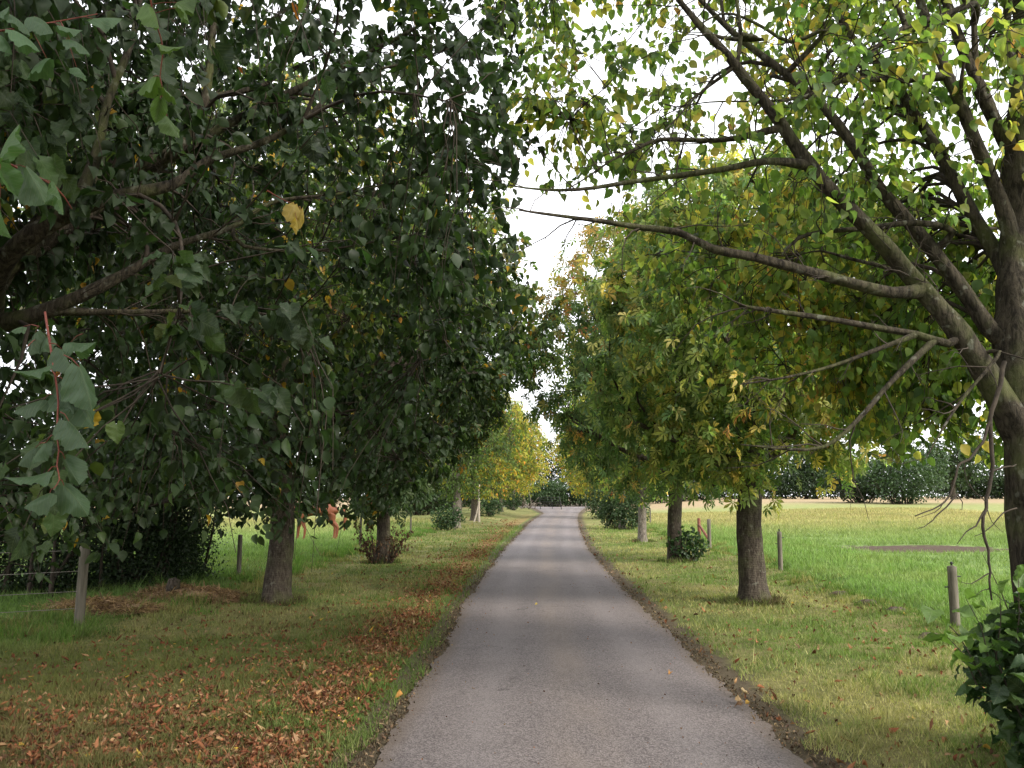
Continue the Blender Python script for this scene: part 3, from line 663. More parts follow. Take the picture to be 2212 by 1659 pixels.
for k, hz in enumerate((.97, .71, .46, .25)):
    a = Acc(); t = np.linspace(0, 1, 14); x0, x1 = pL[0]-.02, pL[0]-4.5
    P = np.stack([x0+(x1-x0)*t, pL[1]-.06-.9*t, hz+.0*t-.04*np.sin(np.pi*t)-.05*t*(k > 0)], 1); tube(a, P, .0035, 4)
    tag(a.build('fence_wire', M_WIRE, origin=P[0]), ['topmost', 'second highest', 'third highest', 'lowest'][k]+' fence wire running left from the thick weathered post', 'wire', 'wires left of the weathered post')

# ------------------------------------------------------------------ hedges and bushes
def bush(name, label, cx, cy, rx, ry, h, n, size, pal, kind='kite', stems=8, cat='bush', group=None, mat=None, twr=.008, stemh=.8, low=.05, zoff=0, stemmat=None, dens_shell=.5, top=True):
    z0 = float(gz(cx, cy))+zoff; root = empty(name, (cx, cy, z0)); tag(root, label, cat, group)
    a = Acc(); tips = []
    for k in range(stems):
        an = rng.random()*6.28; rr = rng.random()**.5; ex, ey = math.cos(an)*rr*rx*.85, math.sin(an)*rr*ry*.85
        b0 = np.array([cx+ex*.35, cy+ey*.35, z0-.05]); e = np.array([cx+ex, cy+ey, z0+h*stemh*rng.uniform(.6, 1)*(1-.3*rr)])
        m = (b0+e)/2+rng.normal(0, .06*h, 3); P, Rr = smooth_path([b0, m, e], [twr*2.2, twr*1.5, twr*.5], .15); tube(a, P, Rr, 5, cap=False)
        for j in range(3):
            i = rng.integers(1, len(P)); e2 = P[i]+rng.normal(size=3)*[rx, ry, h]*np.array([.25, .25, .2])+[0, 0, .1*h]; tube(a, [P[i], (P[i]+e2)/2+[0, 0, .03*h], e2], [twr, twr*.7, twr*.3], 4, cap=False)
    a.build('stems', stemmat or M_TWIG, root)
    v = rng.normal(size=(n, 3)); v /= np.linalg.norm(v, axis=1)[:, None]; v *= rng.random((n, 1))**(dens_shell*.7)
    p = v*[rx, ry, h*.5]+[cx, cy, z0+h*.5]
    lump = 1+.22*np.sin(v[:, 0]*5+cx)*np.sin(v[:, 1]*4+v[:, 2]*5+cy); p = (p-[cx, cy, z0+h*.3])*lump[:, None]+[cx, cy, z0+h*.3]
    nzv = np.sin(p[:, 0]*3.1/max(rx, .3)*1.5)+np.sin(p[:, 1]*2.3+p[:, 0]*2)+np.sin(p[:, 2]*5/max(h, .4)+p[:, 0]*4); p = p[(nzv > -1.6) & (p[:, 2] > z0+low)]; m = len(p)
    d = v[:m]*0+rng.normal(size=(m, 3))+(p-[cx, cy, z0+h*.4])/[rx, ry, h]*.8+[0, 0, -.35]
    nn = rng.normal(size=(m, 3))*.6+[0, 0, 1]
    a = Acc(); leaves(a, p, d, nn, rng.uniform(.65, 1.3, m)*size, colours(pal, m, p, .3), kind); a.build('foliage', mat or M_LEAFDK, root); return root

# tall dark hedge behind the left fence, grown up on many bare stems
hp = [(-17, 11.8), (-14.5, 12.4), (-12, 12.9), (-10, 13.2), (-8.4, 13.6), (-7.3, 14.6), (-6.7, 16.2)]
hr = empty('hedge', (-9.5, 13.4, 0)); tag(hr, 'tall dark unclipped hedge on bare stems behind the wire fence at left', 'hedge')
a = Acc(); st = Acc(); HP = []
hpth, _ = smooth_path([(u, v, 0) for u, v in hp], [1]*len(hp), .2)
for q in hpth:
    for k in range(3 if q[0] > -11 else 1):
        b0 = np.array([q[0]+rng.normal(0, .15), q[1]+rng.normal(0, .35), -.05]); e = b0+[rng.normal(0, .35), rng.normal(0, .35), rng.uniform(1.8, 3)]
        P, Rr = smooth_path([b0, (b0+e)/2+rng.normal(0, .1, 3), e], [rng.uniform(.015, .05), .02, .006], .3); tube(st, P, Rr, 5, cap=False)
        for j in range(4):
            i = rng.integers(1, len(P)); e2 = P[i]+rng.normal(0, .35, 3)+[0, 0, .1]; tube(st, [P[i], (P[i]+e2)/2+rng.normal(0, .05, 3), e2], [.012, .008, .003], 3, cap=False)
st.build('stems', M_TWIG, hr)
N = 230000; i = (len(hpth)*(1-rng.random(N)**1.5)).astype(int).clip(0, len(hpth)-1); q = hpth[i]; zz = rng.random(N)**1.35*np.where(q[:, 0] < -9, 4.4, 3.2)+.1
wv = .55+.35*np.sin(zz*1.2); p = np.stack([q[:, 0]+rng.normal(0, .25, N), q[:, 1]+rng.normal(0, .5, N)*wv, zz], 1)
keep = rng.random(N) < (.6+.4*sstep(.35, 1.1, zz+.35*n2(q[:, 0], zz, 2.5)))*(.45+.55*sstep(-.45, .05, n2(p[:, 0], p[:, 2], 3.3, 2)+.5*n2(p[:, 0], p[:, 2], 7.1, 5)))
p = p[keep]; N = len(p); a = Acc(); leaves(a, p, rng.normal(size=(N, 3)), rng.normal(size=(N, 3)), rng.uniform(.035, .07, N), colours('hedge', N, p, .3), 'kite'); a.build('foliage', M_LEAFDK, hr)

# heaps of dead grass at the foot of the hedge
def dry_heap(cx, cy, rx, ry, h, n, label, name='dead_grass_heap'):
    z0 = float(gz(cx, cy)); root = empty(name, (cx, cy, z0)); tag(root, label, 'dead grass', 'heaps of cut grass by the hedge')
    an = rng.random(n)*6.283; r = np.sqrt(rng.random(n)); x = cx+r*np.cos(an)*rx; y = cy+r*np.sin(an)*ry; z = z0+h*(1-r**2)*rng.uniform(.3, 1, n)*(.7+.4*n2(x, y, 3))
    d = rng.normal(size=(n, 3))*[1, 1, .35]; d /= np.linalg.norm(d, axis=1)[:, None]; ln = rng.uniform(.06, .2, n); w_ = rng.normal(size=(n, 3))*.004
    b0 = np.stack([x, y, z], 1); m = b0+d*ln[:, None]*.5+[0, 0, .02]; e = b0+d*ln[:, None]
    V = np.stack([b0-w_, b0+w_, m+w_, m-w_, e], 1); k = (np.arange(n)*5)[:, None]
    c = np.array([[.26, .17, .10]])*rng.uniform(.5, 1.6, (n, 1)); c[rng.random(n) < .25] = [.12, .07, .04]
    a = Acc(); a.add(V, k+[[3, 2, 4]], k+[[0, 1, 2, 3]], np.repeat(c, 5, 0)); a.build('dry_stalks', M_GRASS, root, smooth=False)
    t = np.linspace(0, 6.283, 25)[:-1]; rings = [(1.0, -.03), (.8, .3), (.5, .65), (.2, .85)]; V = [[cx+q*rx*math.cos(u), cy+q*ry*math.sin(u), z0+v*h*.75] for q, v in rings for u in t]+[[cx, cy, z0+.65*h]]
    i = np.arange(3)[:, None]*24; j = np.arange(24)[None]; kk = (j+1) % 24; F = np.stack([i+j, i+kk, i+24+kk, i+24+j], -1).reshape(-1, 4); f3 = np.stack([72+j[0], 72+kk[0], np.full(24, 96)], -1)
    a = Acc(); a.add(V, f3, F); a.build('matted_core', M_DRY, root)
dry_heap(-6.15, 11.9, .9, .5, .20, 7000, 'broad brown heap of dead grass in front of the hedge, beside its log stump')
dry_heap(-5.5, 13.4, 1.0, .6, .28, 7500, 'paler brown heap of dead grass at the hedge end by the nearest left trunk')
q = gnd(340, 1312); a = Acc(); tube(a, [[q[0], q[1]+.5, -.05], [q[0], q[1]+.5, .2], [q[0]+.03, q[1]+.5, .36]], [.14, .11, .09], 12, wob=.08)
tag(a.build('stump', M_BARK, origin=(q[0], q[1]+.5, 0)), 'short rough stump poking out of the dead grass under the hedge', 'stump')

# molehills
for k, (px, py, s_, lab) in enumerate([(1816, 1290, .15, 'farthest dark molehill beside the ditch on the right verge'), (1877, 1312, .17, 'largest dark molehill beside the ditch on the right verge'), (1937, 1330, .14, 'flat grassy molehill beside the ditch, third from the far end'), (2010, 1374, .16, 'nearest molehill, low and leaf-strewn, left of the bush')]):
    q = gnd(px, py); z = float(gz(q[0], q[1])); a = Acc(); V = []; t = np.linspace(0, 6.283, 19)[:-1]
    for rr, hh in ((1, -.03), (.85, .25), (.6, .7), (.3, .95)):
        for u in t: e = 1+.18*math.sin(u*3+k)+.1*math.sin(u*7+rr*9); V.append([q[0]+rr*s_*e*math.cos(u), q[1]+rr*s_*e*math.sin(u), z+hh*s_*.34*(1+.15*math.sin(u*5+k))])
    V.append([q[0], q[1], z+s_*.34]); i = np.arange(3)[:, None]*18; j = np.arange(18)[None]; kk = (j+1) % 18
    a.add(V, np.stack([54+j[0], 54+kk[0], np.full(18, 72)], -1), np.stack([i+j, i+kk, i+18+kk, i+18+j], -1).reshape(-1, 4)); tag(a.build('molehill', M_SOIL, origin=(q[0], q[1], z)), lab, 'molehill', 'molehills along the ditch')

# ------------------------------------------------------------------ near left tree (trunk out of frame)
def c7(x, y, Y): return at(x*.5014, y*.5014, Y)            # points read off enlarged crops of the photograph, given their own distance
def c6(x, y, Y): return at(1106+x*.5014, y*.5014, Y)
LT = np.array([-4.0, 5.6]); F0 = np.array([-4.0, 5.6, 2.3])
Llimbs = [
 ([F0-[0, 0, .5], F0+[.3, -.1, .35], c7(0, 1150, 4.9), c7(250, 940, 4.8), c7(480, 850, 4.8), c7(740, 800, 4.9), c7(900, 690, 5.0), c7(1160, 600, 5.2), c7(1350, 480, 5.4), c7(1500, 335, 5.6), c7(1750, 270, 5.8), c7(2050, 170, 6)], [.13, .10, .085, .075, .06, .045, .038, .03, .024, .018, .012, .007]),
 ([c7(360, 880, 4.8), c7(420, 650, 4.9), c7(460, 450, 5), c7(560, 200, 5.1), c7(600, 30, 5.2), c7(640, -300, 5.3)], [.05, .045, .035, .03, .025, .015]),
 ([F0, c7(-100, 1450, 5.3), c7(200, 1340, 5.2), c7(500, 1200, 5.3), c7(750, 1060, 5.5), c7(1000, 980, 5.7), c7(1180, 870, 5.9), c7(1500, 830, 6.2), c7(1800, 760, 6.4)], [.11, .085, .07, .05, .035, .028, .022, .014, .007]),
 ([c7(200, 1340, 5.2), c7(500, 1345, 5.3), c7(900, 1340, 5.5), c7(1250, 1360, 5.7)], [.035, .026, .018, .008]),
 ([F0+[0, 0, .2], F0+[.4, .3, 1.4], c7(760, 640, 6.3), c7(870, 470, 6.3), c7(900, 330, 6.3), c7(920, 80, 6.4), c7(950, -300, 6.5)], [.10, .085, .06, .05, .045, .035, .02]),
 ([c7(880, 420, 6.3), c7(1150, 360, 6.4), c7(1240, 250, 6.5), c7(1300, 120, 6.6), c7(1450, -100, 6.8)], [.03, .024, .018, .014, .008]),
 ([F0+[0, 0, .1], F0+[-.1, -.1, 1.8], F0+[.1, -.2, 4], F0+[.3, -.1, 6]], [.14, .10, .06, .02]),
 ([F0+[0, 0, .1], F0+[.7, -.9, .9], F0+[1.3, -1.8, 1.6], F0+[1.9, -2.7, 2.0]], [.08, .055, .035, .012]),
 ([F0+[0, 0, .1], F0+[-.5, 1.5, 1.4], F0+[0, 2.8, 2.2], F0+[.9, 3.8, 2.6]], [.08, .06, .035, .012]),
 ([F0+[0, 0, .6], F0+[1.2, .9, 2.2], F0+[2.3, 1.5, 3.2], F0+[3.2, 1.8, 3.9]], [.08, .055, .035, .012]),
 ([c7(1050, 1060, 5.7), c7(1350, 1080, 6), c7(1700, 1030, 6.2)], [.018, .012, .006]),
]
Llimbs = [(P_, [r_*.72 for r_ in R_]) for P_, R_ in Llimbs]
def rejL(p):
    dc = np.linalg.norm(p-CAM, axis=1)
    return ((p[:, 2] < 2.9) & (p[:, 0] > -.5-(2.9-p[:, 2])*.8)) | (dc < 1.95) | ((p[:, 1] < 3.6) & (p[:, 0] > -1.25)) | ((p[:, 1] < 4.6) & (p[:, 0] > -.95)) | (p[:, 0] > -.12+.34*sstep(3.5, 5, p[:, 2])*sstep(5.5, 7, p[:, 1]))
def floorL(p): return 1.5+.22*np.sin(p[:, 0]*2.1+1)+.18*np.sin(p[:, 1]*1.7)+.25*np.clip(p[:, 0]+1.6, 0, 2)
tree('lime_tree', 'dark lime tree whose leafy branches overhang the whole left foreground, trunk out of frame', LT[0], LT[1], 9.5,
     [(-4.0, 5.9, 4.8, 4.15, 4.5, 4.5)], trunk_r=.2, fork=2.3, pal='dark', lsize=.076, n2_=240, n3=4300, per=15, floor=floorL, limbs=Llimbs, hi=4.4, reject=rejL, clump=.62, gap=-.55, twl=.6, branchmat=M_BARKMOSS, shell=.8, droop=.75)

# foreground sprays of large leaves, close to the camera at the left edge
def c4(x, y, Y): return at(x*.2561, 690+y*.2561, Y)
sr = empty('hanging_twig', c4(440, 300, 2.3)); tag(sr, 'red-stemmed twig of big drooping green leaves hanging at the left edge', 'twig')
a = Acc(); P, Rr = smooth_path([c4(380, -60, 2.45), c4(420, 200, 2.35), c4(465, 480, 2.3), c4(492, 700, 2.28), c4(478, 950, 2.26), c4(497, 1100, 2.25), c4(480, 1230, 2.25), c4(502, 1350, 2.24), c4(450, 1430, 2.22)], [.0036, .0032, .003, .0027, .0024, .0022, .002, .0017, .0012], .03); tube(a, P, Rr, 7)
LF = [((470, 480), (560, 540), (660, 760), 1.0, .03), ((465, 470), (385, 400), (150, 500), 1.25, .0), ((540, 300), (670, 400), (800, 745), 1.15, -.03), ((570, 560), (600, 560), (840, 880), 1.2, .05),
      ((440, 630), (370, 675), (75, 745), 1.2, .03), ((510, 780), (580, 855), (790, 1050), 1.1, -.02), ((470, 960), (385, 1040), (210, 1190), .95, .0), ((385, 1040), (300, 1080), (90, 1180), .8, .06),
      ((505, 1110), (548, 1178), (645, 1390), .85, .0), ((475, 1240), (402, 1285), (105, 1410), 1.05, -.02), ((445, 1430), (420, 1462), (165, 1545), 1.1, -.03), ((502, 1350), (540, 1400), (745, 1590), 1.15, .0),
      ((330, 60), (300, 110), (240, 300), 1.2, .1), ((430, 180), (400, 140), (300, 250), 1.2, .12), ((420, 200), (520, 250), (640, 440), 1.2, .05), ((330, 60), (200, 60), (80, 70), 1.2, .1), ((700, 120), (600, 190), (800, 230), 1.1, .1), ((230, 230), (330, 160), (180, 250), 1.1, .15)]
pos = []; dd = []; nn = []; ss = []; 
for b_, s0, s1, wmul, dy in LF:
    Y = 2.27+dy; B, S0, S1 = c4(*b_, 2.27), c4(*s0, Y), c4(*s1, Y-.03); tube(a, [B, (B+S0)/2+[0, 0, .006], S0], [.0018, .0013, .001], 5)
    pos.append(S0); dd.append(S1-S0); nn.append(np.array([.3*rng.normal(), -.25, 1])); ss.append(np.linalg.norm(S1-S0))
a.build('stem', M_REDTWIG, sr)
for k in range(len(pos)): b2 = Acc(); leaves(b2, np.array(pos[k:k+1]), np.array(dd[k:k+1]), np.array(nn[k:k+1]), np.array(ss[k:k+1]), np.array([[.042, .082, .036]])*rng.uniform(.75, 1.2), 'limehi', curl=(.1, .4), fold=(-1.3, -.5), wsc=.95); b2.build('leaf', M_LEAFHI, sr)
def near_spray(label, stem, lv, tint, Y):
    r = empty('hanging_twig', c7(*stem[0], Y)); tag(r, label, 'twig'); a = Acc(); P, Rr = smooth_path([c7(*s_, Y+.05*k) for k, s_ in enumerate(stem)], np.linspace(.004, .0015, len(stem)), .03); tube(a, P, Rr, 6)
    pos, dd, nn = [], [], []
    for s0, s1 in lv:
        A0, A1 = c7(*s0, Y+rng.uniform(-.05, .08)), c7(*s1, Y+rng.uniform(-.05, .05)); q = P[np.argmin(np.linalg.norm(P-A0, axis=1))]; tube(a, [q, (q+A0)/2+[0, 0, .004], A0], [.0015, .0012, .001], 5)
        pos.append(A0); dd.append(A1-A0); nn.append([.5*rng.normal(), -.1, 1])
    a.build('stem', M_REDTWIG, r); dd = np.array(dd); 
    for k in range(len(pos)): b2 = Acc(); leaves(b2, np.array(pos[k:k+1]), dd[k:k+1], np.array(nn[k:k+1]), np.linalg.norm(dd[k:k+1], axis=1)*.78, np.array([tint])*rng.uniform(.75, 1.25), 'limehi', curl=(.1, .5), fold=(-1.4, -.4), wsc=.95); b2.build('leaf', M_LEAFHI, r)
near_spray('red twig with bright green curled leaves crossing the left edge of the picture', [(-150, 640), (0, 690), (110, 740), (240, 805), (310, 900)],
           [((0, 670), (60, 470)), ((10, 690), (-90, 800)), ((0, 730), (80, 900)), ((110, 720), (220, 880)), ((240, 800), (330, 960)), ((0, 900), (40, 1060)), ((-30, 830), (60, 880))], (.05, .105, .03), 2.0)
near_spray('spray of pale green overlapping leaves at the top left corner', [(-100, 150), (80, 120), (260, 90), (420, 60)],
           [((40, 60), (200, 130)), ((60, 130), (240, 200)), ((150, 70), (290, 110)), ((0, 150), (110, 220)), ((260, 110), (380, 150)), ((300, 170), (440, 200)), ((200, 250), (60, 300)), ((400, 80), (560, 60)), ((330, 290), (400, 310)), ((-20, 60), (60, 30))], (.06, .12, .05), 2.7)
near_spray('twig of yellow-green leaves near the top between darker foliage', [(640, -60), (660, 60), (700, 200), (690, 330), (700, 430)],
           [((650, 20), (720, 130)), ((780, 30), (860, 110)), ((690, 190), (800, 240)), ((660, 330), (560, 400)), ((690, 430), (660, 560)), ((700, 380), (810, 440)), ((720, 500), (800, 600)), ((760, 10), (890, -30))], (.09, .16, .035), 3.0)
near_spray('twig with two hanging yellow leaves against the dark canopy', [(1150, 820), (1200, 850), (1260, 880)],
           [((1270, 880), (1235, 960)), ((1300, 900), (1285, 1010)), ((1280, 950), (1300, 1030))], (.36, .25, .05), 3.8)

# ------------------------------------------------------------------ near right tree
Rx, Ry = 3.42, 5.8; F1 = at(2175, 870, 5.8)
Rlimbs_ = [
 # main trunk continuing up along the right edge of the picture
 ([at(2232, 1090, 5.8), at(2210, 870, 5.85), at(2195, 700, 5.9), at(2200, 500, 6), at(2205, 300, 6.05), at(2215, 100, 6.1), at(2215, -250, 6.2)], [.15, .16, .15, .13, .12, .10, .06]),
 ([F1+[.05, 0, -.25], c6(2060, 1640, 5.75), c6(1930, 1440, 5.7), c6(1770, 1250, 5.7), c6(1600, 1050, 5.65), c6(1400, 850, 5.6), c6(1250, 670, 5.6), c6(1130, 490, 5.6), c6(1000, 330, 5.6), c6(930, 240, 5.6), c6(800, 100, 5.6), c6(600, -150, 5.6)], [.13, .118, .105, .09, .08, .07, .065, .058, .052, .045, .035, .015]),
 ([c6(2090, 1450, 5.9), c6(1950, 1260, 5.95), c6(1780, 1040, 6), c6(1600, 830, 6.05), c6(1480, 640, 6.1), c6(1340, 460, 6.15), c6(1180, 320, 6.2), c6(1000, 180, 6.25), c6(870, 60, 6.3), c6(700, -120, 6.4)], [.085, .078, .07, .062, .055, .05, .042, .035, .028, .015]),
 ([c6(2130, 1250, 6), c6(2080, 1080, 6.1), c6(1960, 880, 6.2), c6(1840, 660, 6.3), c6(1720, 470, 6.4), c6(1640, 340, 6.5), c6(1500, 200, 6.6), c6(1420, 90, 6.7), c6(1300, -150, 6.9)], [.08, .075, .068, .06, .055, .05, .042, .035, .02]),
 ([c6(2150, 1100, 5.9), c6(2110, 880, 5.9), c6(2010, 640, 5.9), c6(1930, 440, 5.9), c6(1850, 270, 5.95), c6(1790, 100, 6), c6(1740, -60, 6.05), c6(1680, -300, 6.2)], [.08, .072, .066, .06, .055, .05, .04, .02]),
 ([c6(2160, 700, 6), c6(2090, 540, 6), c6(2000, 340, 6), c6(1930, 180, 6.05), c6(1870, 0, 6.1), c6(1800, -200, 6.2)], [.075, .07, .062, .055, .05, .03]),
 ([c6(2165, 300, 6), c6(2130, 150, 6), c6(2140, 0, 6), c6(2150, -250, 6.1)], [.05, .045, .04, .03]),
 ([c6(2030, 320, 6), c6(1990, 100, 6), c6(1980, -100, 6.05)], [.03, .028, .02]),
 # long low boughs reaching over the drive
 ([c6(1780, 1270, 5.7), c6(1640, 1260, 5.6), c6(1450, 1215, 5.5), c6(1240, 1160, 5.4), c6(1050, 1110, 5.35), c6(860, 1070, 5.3), c6(720, 1000, 5.25), c6(560, 980, 5.2), c6(400, 955, 5.15), c6(280, 940, 5.1), c6(130, 920, 5.05), c6(30, 905, 5.0)], [.062, .056, .052, .047, .042, .037, .033, .027, .022, .018, .013, .008]),
 ([c6(1270, 700, 5.6), c6(1100, 695, 5.5), c6(900, 730, 5.45), c6(650, 765, 5.4), c6(500, 785, 5.35), c6(350, 810, 5.3), c6(200, 820, 5.3), c6(60, 810, 5.25), c6(-30, 795, 5.2)], [.04, .034, .03, .026, .022, .018, .014, .009, .005]),
 ([c6(1150, 598, 5.6), c6(950, 597, 5.6), c6(800, 605, 5.6), c6(640, 600, 5.6), c6(540, 640, 5.55), c6(430, 690, 5.5), c6(330, 760, 5.5), c6(230, 820, 5.45)], [.034, .028, .024, .02, .015, .011, .008, .005]),
 ([c6(1880, 1480, 5.65), c6(1740, 1440, 5.6), c6(1560, 1410, 5.55), c6(1400, 1380, 5.5), c6(1200, 1350, 5.45), c6(1060, 1330, 5.4), c6(980, 1315, 5.4)], [.04, .036, .032, .028, .024, .018, .01]),
 ([c6(1700, 1180, 5.8), c6(1560, 1140, 5.9), c6(1440, 1110, 6), c6(1330, 1080, 6.1), c6(1250, 1095, 6.2)], [.024, .02, .016, .012, .006]),
 ([c6(1900, 1000, 5.9), c6(1750, 960, 5.8), c6(1500, 985, 5.75), c6(1330, 1000, 5.7), c6(1230, 1030, 5.7), c6(1160, 1100, 5.7)], [.035, .03, .026, .022, .018, .008]),
 ([c6(1850, 345, 5.9), c6(1700, 345, 5.9), c6(1560, 340, 5.9), c6(1420, 350, 5.9), c6(1250, 420, 5.85), c6(1080, 435, 5.8), c6(850, 440, 5.8), c6(690, 465, 5.8)], [.04, .036, .03, .024, .016, .012, .008, .004]),
 ([c6(2000, 15, 5.8), c6(1850, 70, 5.7), c6(1700, 115, 5.6), c6(1600, 180, 5.5), c6(1460, 300, 5.4), c6(1300, 390, 5.35)], [.032, .03, .028, .022, .016, .01]),
 ([c6(1700, 115, 5.6), c6(1670, 50, 5.6), c6(1610, -30, 5.6)], [.028, .024, .015]),
 ([c6(965, 270, 5.6), c6(985, 150, 5.6), c6(970, 20, 5.6), c6(960, -120, 5.6)], [.022, .02, .018, .01]),
 ([c6(1080, 170, 5.7), c6(960, 170, 5.65), c6(860, 150, 5.6), c6(800, 100, 5.6)], [.022, .02, .018, .014]),
 ([c6(950, 300, 5.6), c6(800, 410, 5.6), c6(700, 520, 5.55), c6(600, 620, 5.5)], [.016, .012, .008, .004]),
 ([c6(1350, 130, 6), c6(1200, 180, 6), c6(1050, 100, 6), c6(900, 60, 6), c6(700, 180, 6)], [.025, .02, .017, .012, .006]),
 # drooping lower branches in front of the second tree
 ([at(2000, 745, 5.6), at(1930, 820, 5.5), at(1850, 910, 5.4), at(1780, 965, 5.35), at(1700, 970, 5.3), at(1600, 960, 5.3)], [.028, .025, .02, .016, .012, .005]),
 ([at(2000, 700, 5.6), at(1920, 745, 5.5), at(1800, 790, 5.45), at(1700, 815, 5.4), at(1600, 830, 5.4)], [.025, .022, .016, .012, .006]),
 ([at(2160, 760, 5.6), at(2080, 860, 5.5), at(2040, 920, 5.4), at(2000, 990, 5.35)], [.018, .015, .011, .005]),
]
Rlimbs = [(P_, [r_*(.92 if k_ == 0 else .70) for r_ in R_]) for k_, (P_, R_) in enumerate(Rlimbs_)]
def rejR(p):
    dc = np.linalg.norm(p-CAM, axis=1)
    # no leaves over the drive between the two bare boughs, nor close in front of the camera
    return (dc < 3.3) | ((p[:, 0] < 1.35) & (p[:, 2] < 4.05-.25*(p[:, 0]-.2))) | (p[:, 0] < .05-.5*sstep(4.3, 4.9, p[:, 2])) | ((p[:, 2] < 1.95)) | ((p[:, 2] < 3.2) & (p[:, 0] > 2.9) & (p[:, 1] < 5.9))
tree('lime_tree', 'thinly leaved lime at the right edge with long mossy boughs reaching over the drive', Rx, Ry, 9.5,
     [(2.2, 6.5, 6.2, 3.2, 2.8, 2.8, 28), (2.5, 7.9, 3.6, 1.9, 1.5, 1.1, 9), (3.5, 7.2, 3.1, 1.1, 1.2, 1.1, 6), (4.0, 8.0, 2.9, 1.3, 1.1, 1.0, 8)], bark=M_BARKMOSS, trunk_r=.2, fork=2.45, pal='mixed', lsize=.072, n2_=120, n3=3100, per=11, leafmat=M_LEAFSUN, limbs=Rlimbs, reject=rejR, gap=-.6, twl=.5,
     branchmat=M_BARKMOSS, shell=.7, droop=.8, lean=(-.015, 0))
# bare hanging twig
def c5(x, y, Y): return at(1902.3+x*.2772, 849.4+y*.2772, Y)
tr_ = empty('dead_hanging_branch', c5(910, 0, 4.9)); tag(tr_, 'bare grey dead branch hanging down beside the right trunk', 'branch'); a = Acc()
for pts, r0 in (([(960, -250), (910, 0), (855, 200), (870, 480), (865, 620), (835, 820), (805, 960), (798, 1100), (835, 1220), (850, 1400), (848, 1500), (865, 1610)], .014), ([(855, 200), (790, 380), (680, 520), (600, 570), (570, 720), (500, 840), (400, 900), (265, 960)], .009),
                ([(500, 840), (420, 920), (280, 975)], .003), ([(680, 700), (740, 780), (815, 830), (830, 870)], .004), ([(655, 540), (665, 650), (700, 740)], .003), ([(810, 920), (740, 1030), (670, 1080), (600, 1170)], .006), ([(600, 780), (520, 880), (430, 960), (370, 1020), (290, 1055)], .005),
                ([(600, 780), (625, 850), (640, 900), (615, 910)], .003), ([(1060, 890), (1000, 910), (930, 960), (870, 1030), (810, 1080), (730, 1115)], .005), ([(830, 900), (860, 1000), (950, 1090)], .003), ([(845, 1405), (780, 1440), (700, 1480), (625, 1475)], .004),
                ([(850, 1520), (900, 1570), (960, 1620)], .003), ([(850, 1530), (790, 1535), (740, 1560)], .003), ([(870, 600), (920, 590), (1000, 570), (1060, 560)], .008)):
    P, Rr = smooth_path([c5(u, v, 4.9+.0003*(u-800)) for u, v in pts], np.linspace(r0, r0*.35, len(pts)), .05); P += rng.normal(0, .003, P.shape); tube(a, P, Rr, 6)
a.build('bare_stems', M_TWIG, tr_)

# sucker bush at the foot of the right tree
bush('leafy_bush', 'dark leafy bush of broad leaves in the lower right corner', 3.42, 5.0, 1.0, .8, 1.2, 3600, .092, 'bush', 'limehi', 40, mat=M_LEAFHI, twr=.005, low=.03, stemh=1.0, dens_shell=.8)
a = Acc(); lv = []; r = empty('young_shoot', at(2100, 1420, 5.0)); tag(r, 'upright pale green shoots rising from the top of the corner bush', 'shoot')
for px, py, tx, ty in ((2120, 1400, 2010, 1310), (2140, 1380, 2085, 1290), (2150, 1370, 2160, 1280), (2110, 1420, 2040, 1370), (2190, 1370, 2200, 1250)):
    p0, p1 = at(px, py+60, 5.0), at(tx, ty, 4.9); P = np.array([p0, (p0+p1)/2+[.02, 0, .03], p1]); tube(a, P, [.004, .003, .0015], 5); leaf_spray(P, 6, .1, lv, .3, .05)
a.build('stem', M_TWIG, r); p, d, nn, s_ = [np.concatenate([q[j] for q in lv]) for j in range(4)]; b2 = Acc(); leaves(b2, p, d, nn, s_, np.array([[.11, .2, .04]]*len(p))*rng.uniform(.7, 1.2, (len(p), 1)), 'limehi'); b2.build('foliage', M_LEAFHI, r)

# ------------------------------------------------------------------ the rows
def rowpos(px, py): q = gnd(px, py); return q[0], q[1]
x, y = rowpos(597, 1303)
tree('lime_tree', 'dark lime tree with a thick straight trunk, nearest trunk in view on the left', x, y, 8.6, [(x, y, 4.9, 4.05, 3.8, 3.7)], trunk_r=.20, fork=1.9, pal='dark', lsize=.095, n2_=140, n3=3400, per=13, floor=lambda p: 1.15+.25*np.sin(p[:, 0]*1.9)+.2*np.sin(p[:, 1]*2.3), gap=-1.5, top=(3.4, 5.2), top_pal='fargreen', reject=lambda p: (p[:, 2] < 3.3) & (p[:, 0] > -.7-(3.3-p[:, 2])*.55))  # upper crown switches to a brighter palette, painting in sunlight on it
x, y = rowpos(825, 1218)
tree('chestnut_tree', 'dark horse chestnut with dead brown shoots round its trunk, second trunk on the left', x, y, 9.0, [(x+.1, y, 5.1, 3.95, 3.8, 4.0)], trunk_r=.17, fork=2.0, pal='chest', kind='chestnut', lsize=.2, n2_=90, n3=1900, per=6, floor=lambda p: 1.1+.25*np.sin(p[:, 0]*1.9)+.2*np.sin(p[:, 1]*2.3), gap=-1.9, reject=lambda p: (p[:, 2] < 4.4) & (p[:, 0] > -.35-(4.4-p[:, 2])*.85))
x, y = rowpos(1630, 1303)
tree('chestnut_tree', 'yellowing horse chestnut with a thick ribbed trunk, nearest trunk standing on the right verge', x, y, 7.4, [(x+.05, y, 4.4, 2.85, 2.6, 2.95)], trunk_r=.205, fork=2.0, pal='r1', leafmat=M_LEAFSUN, kind='chestnut', lsize=.15, n2_=90, n3=1700, per=7, floor=lambda p: 1.4+.3*np.sin(p[:, 0]*2.1+1)+.2*np.sin(p[:, 1]*2.3), gap=-1.2, bark=M_BARK)
x, y = rowpos(1460, 1213)
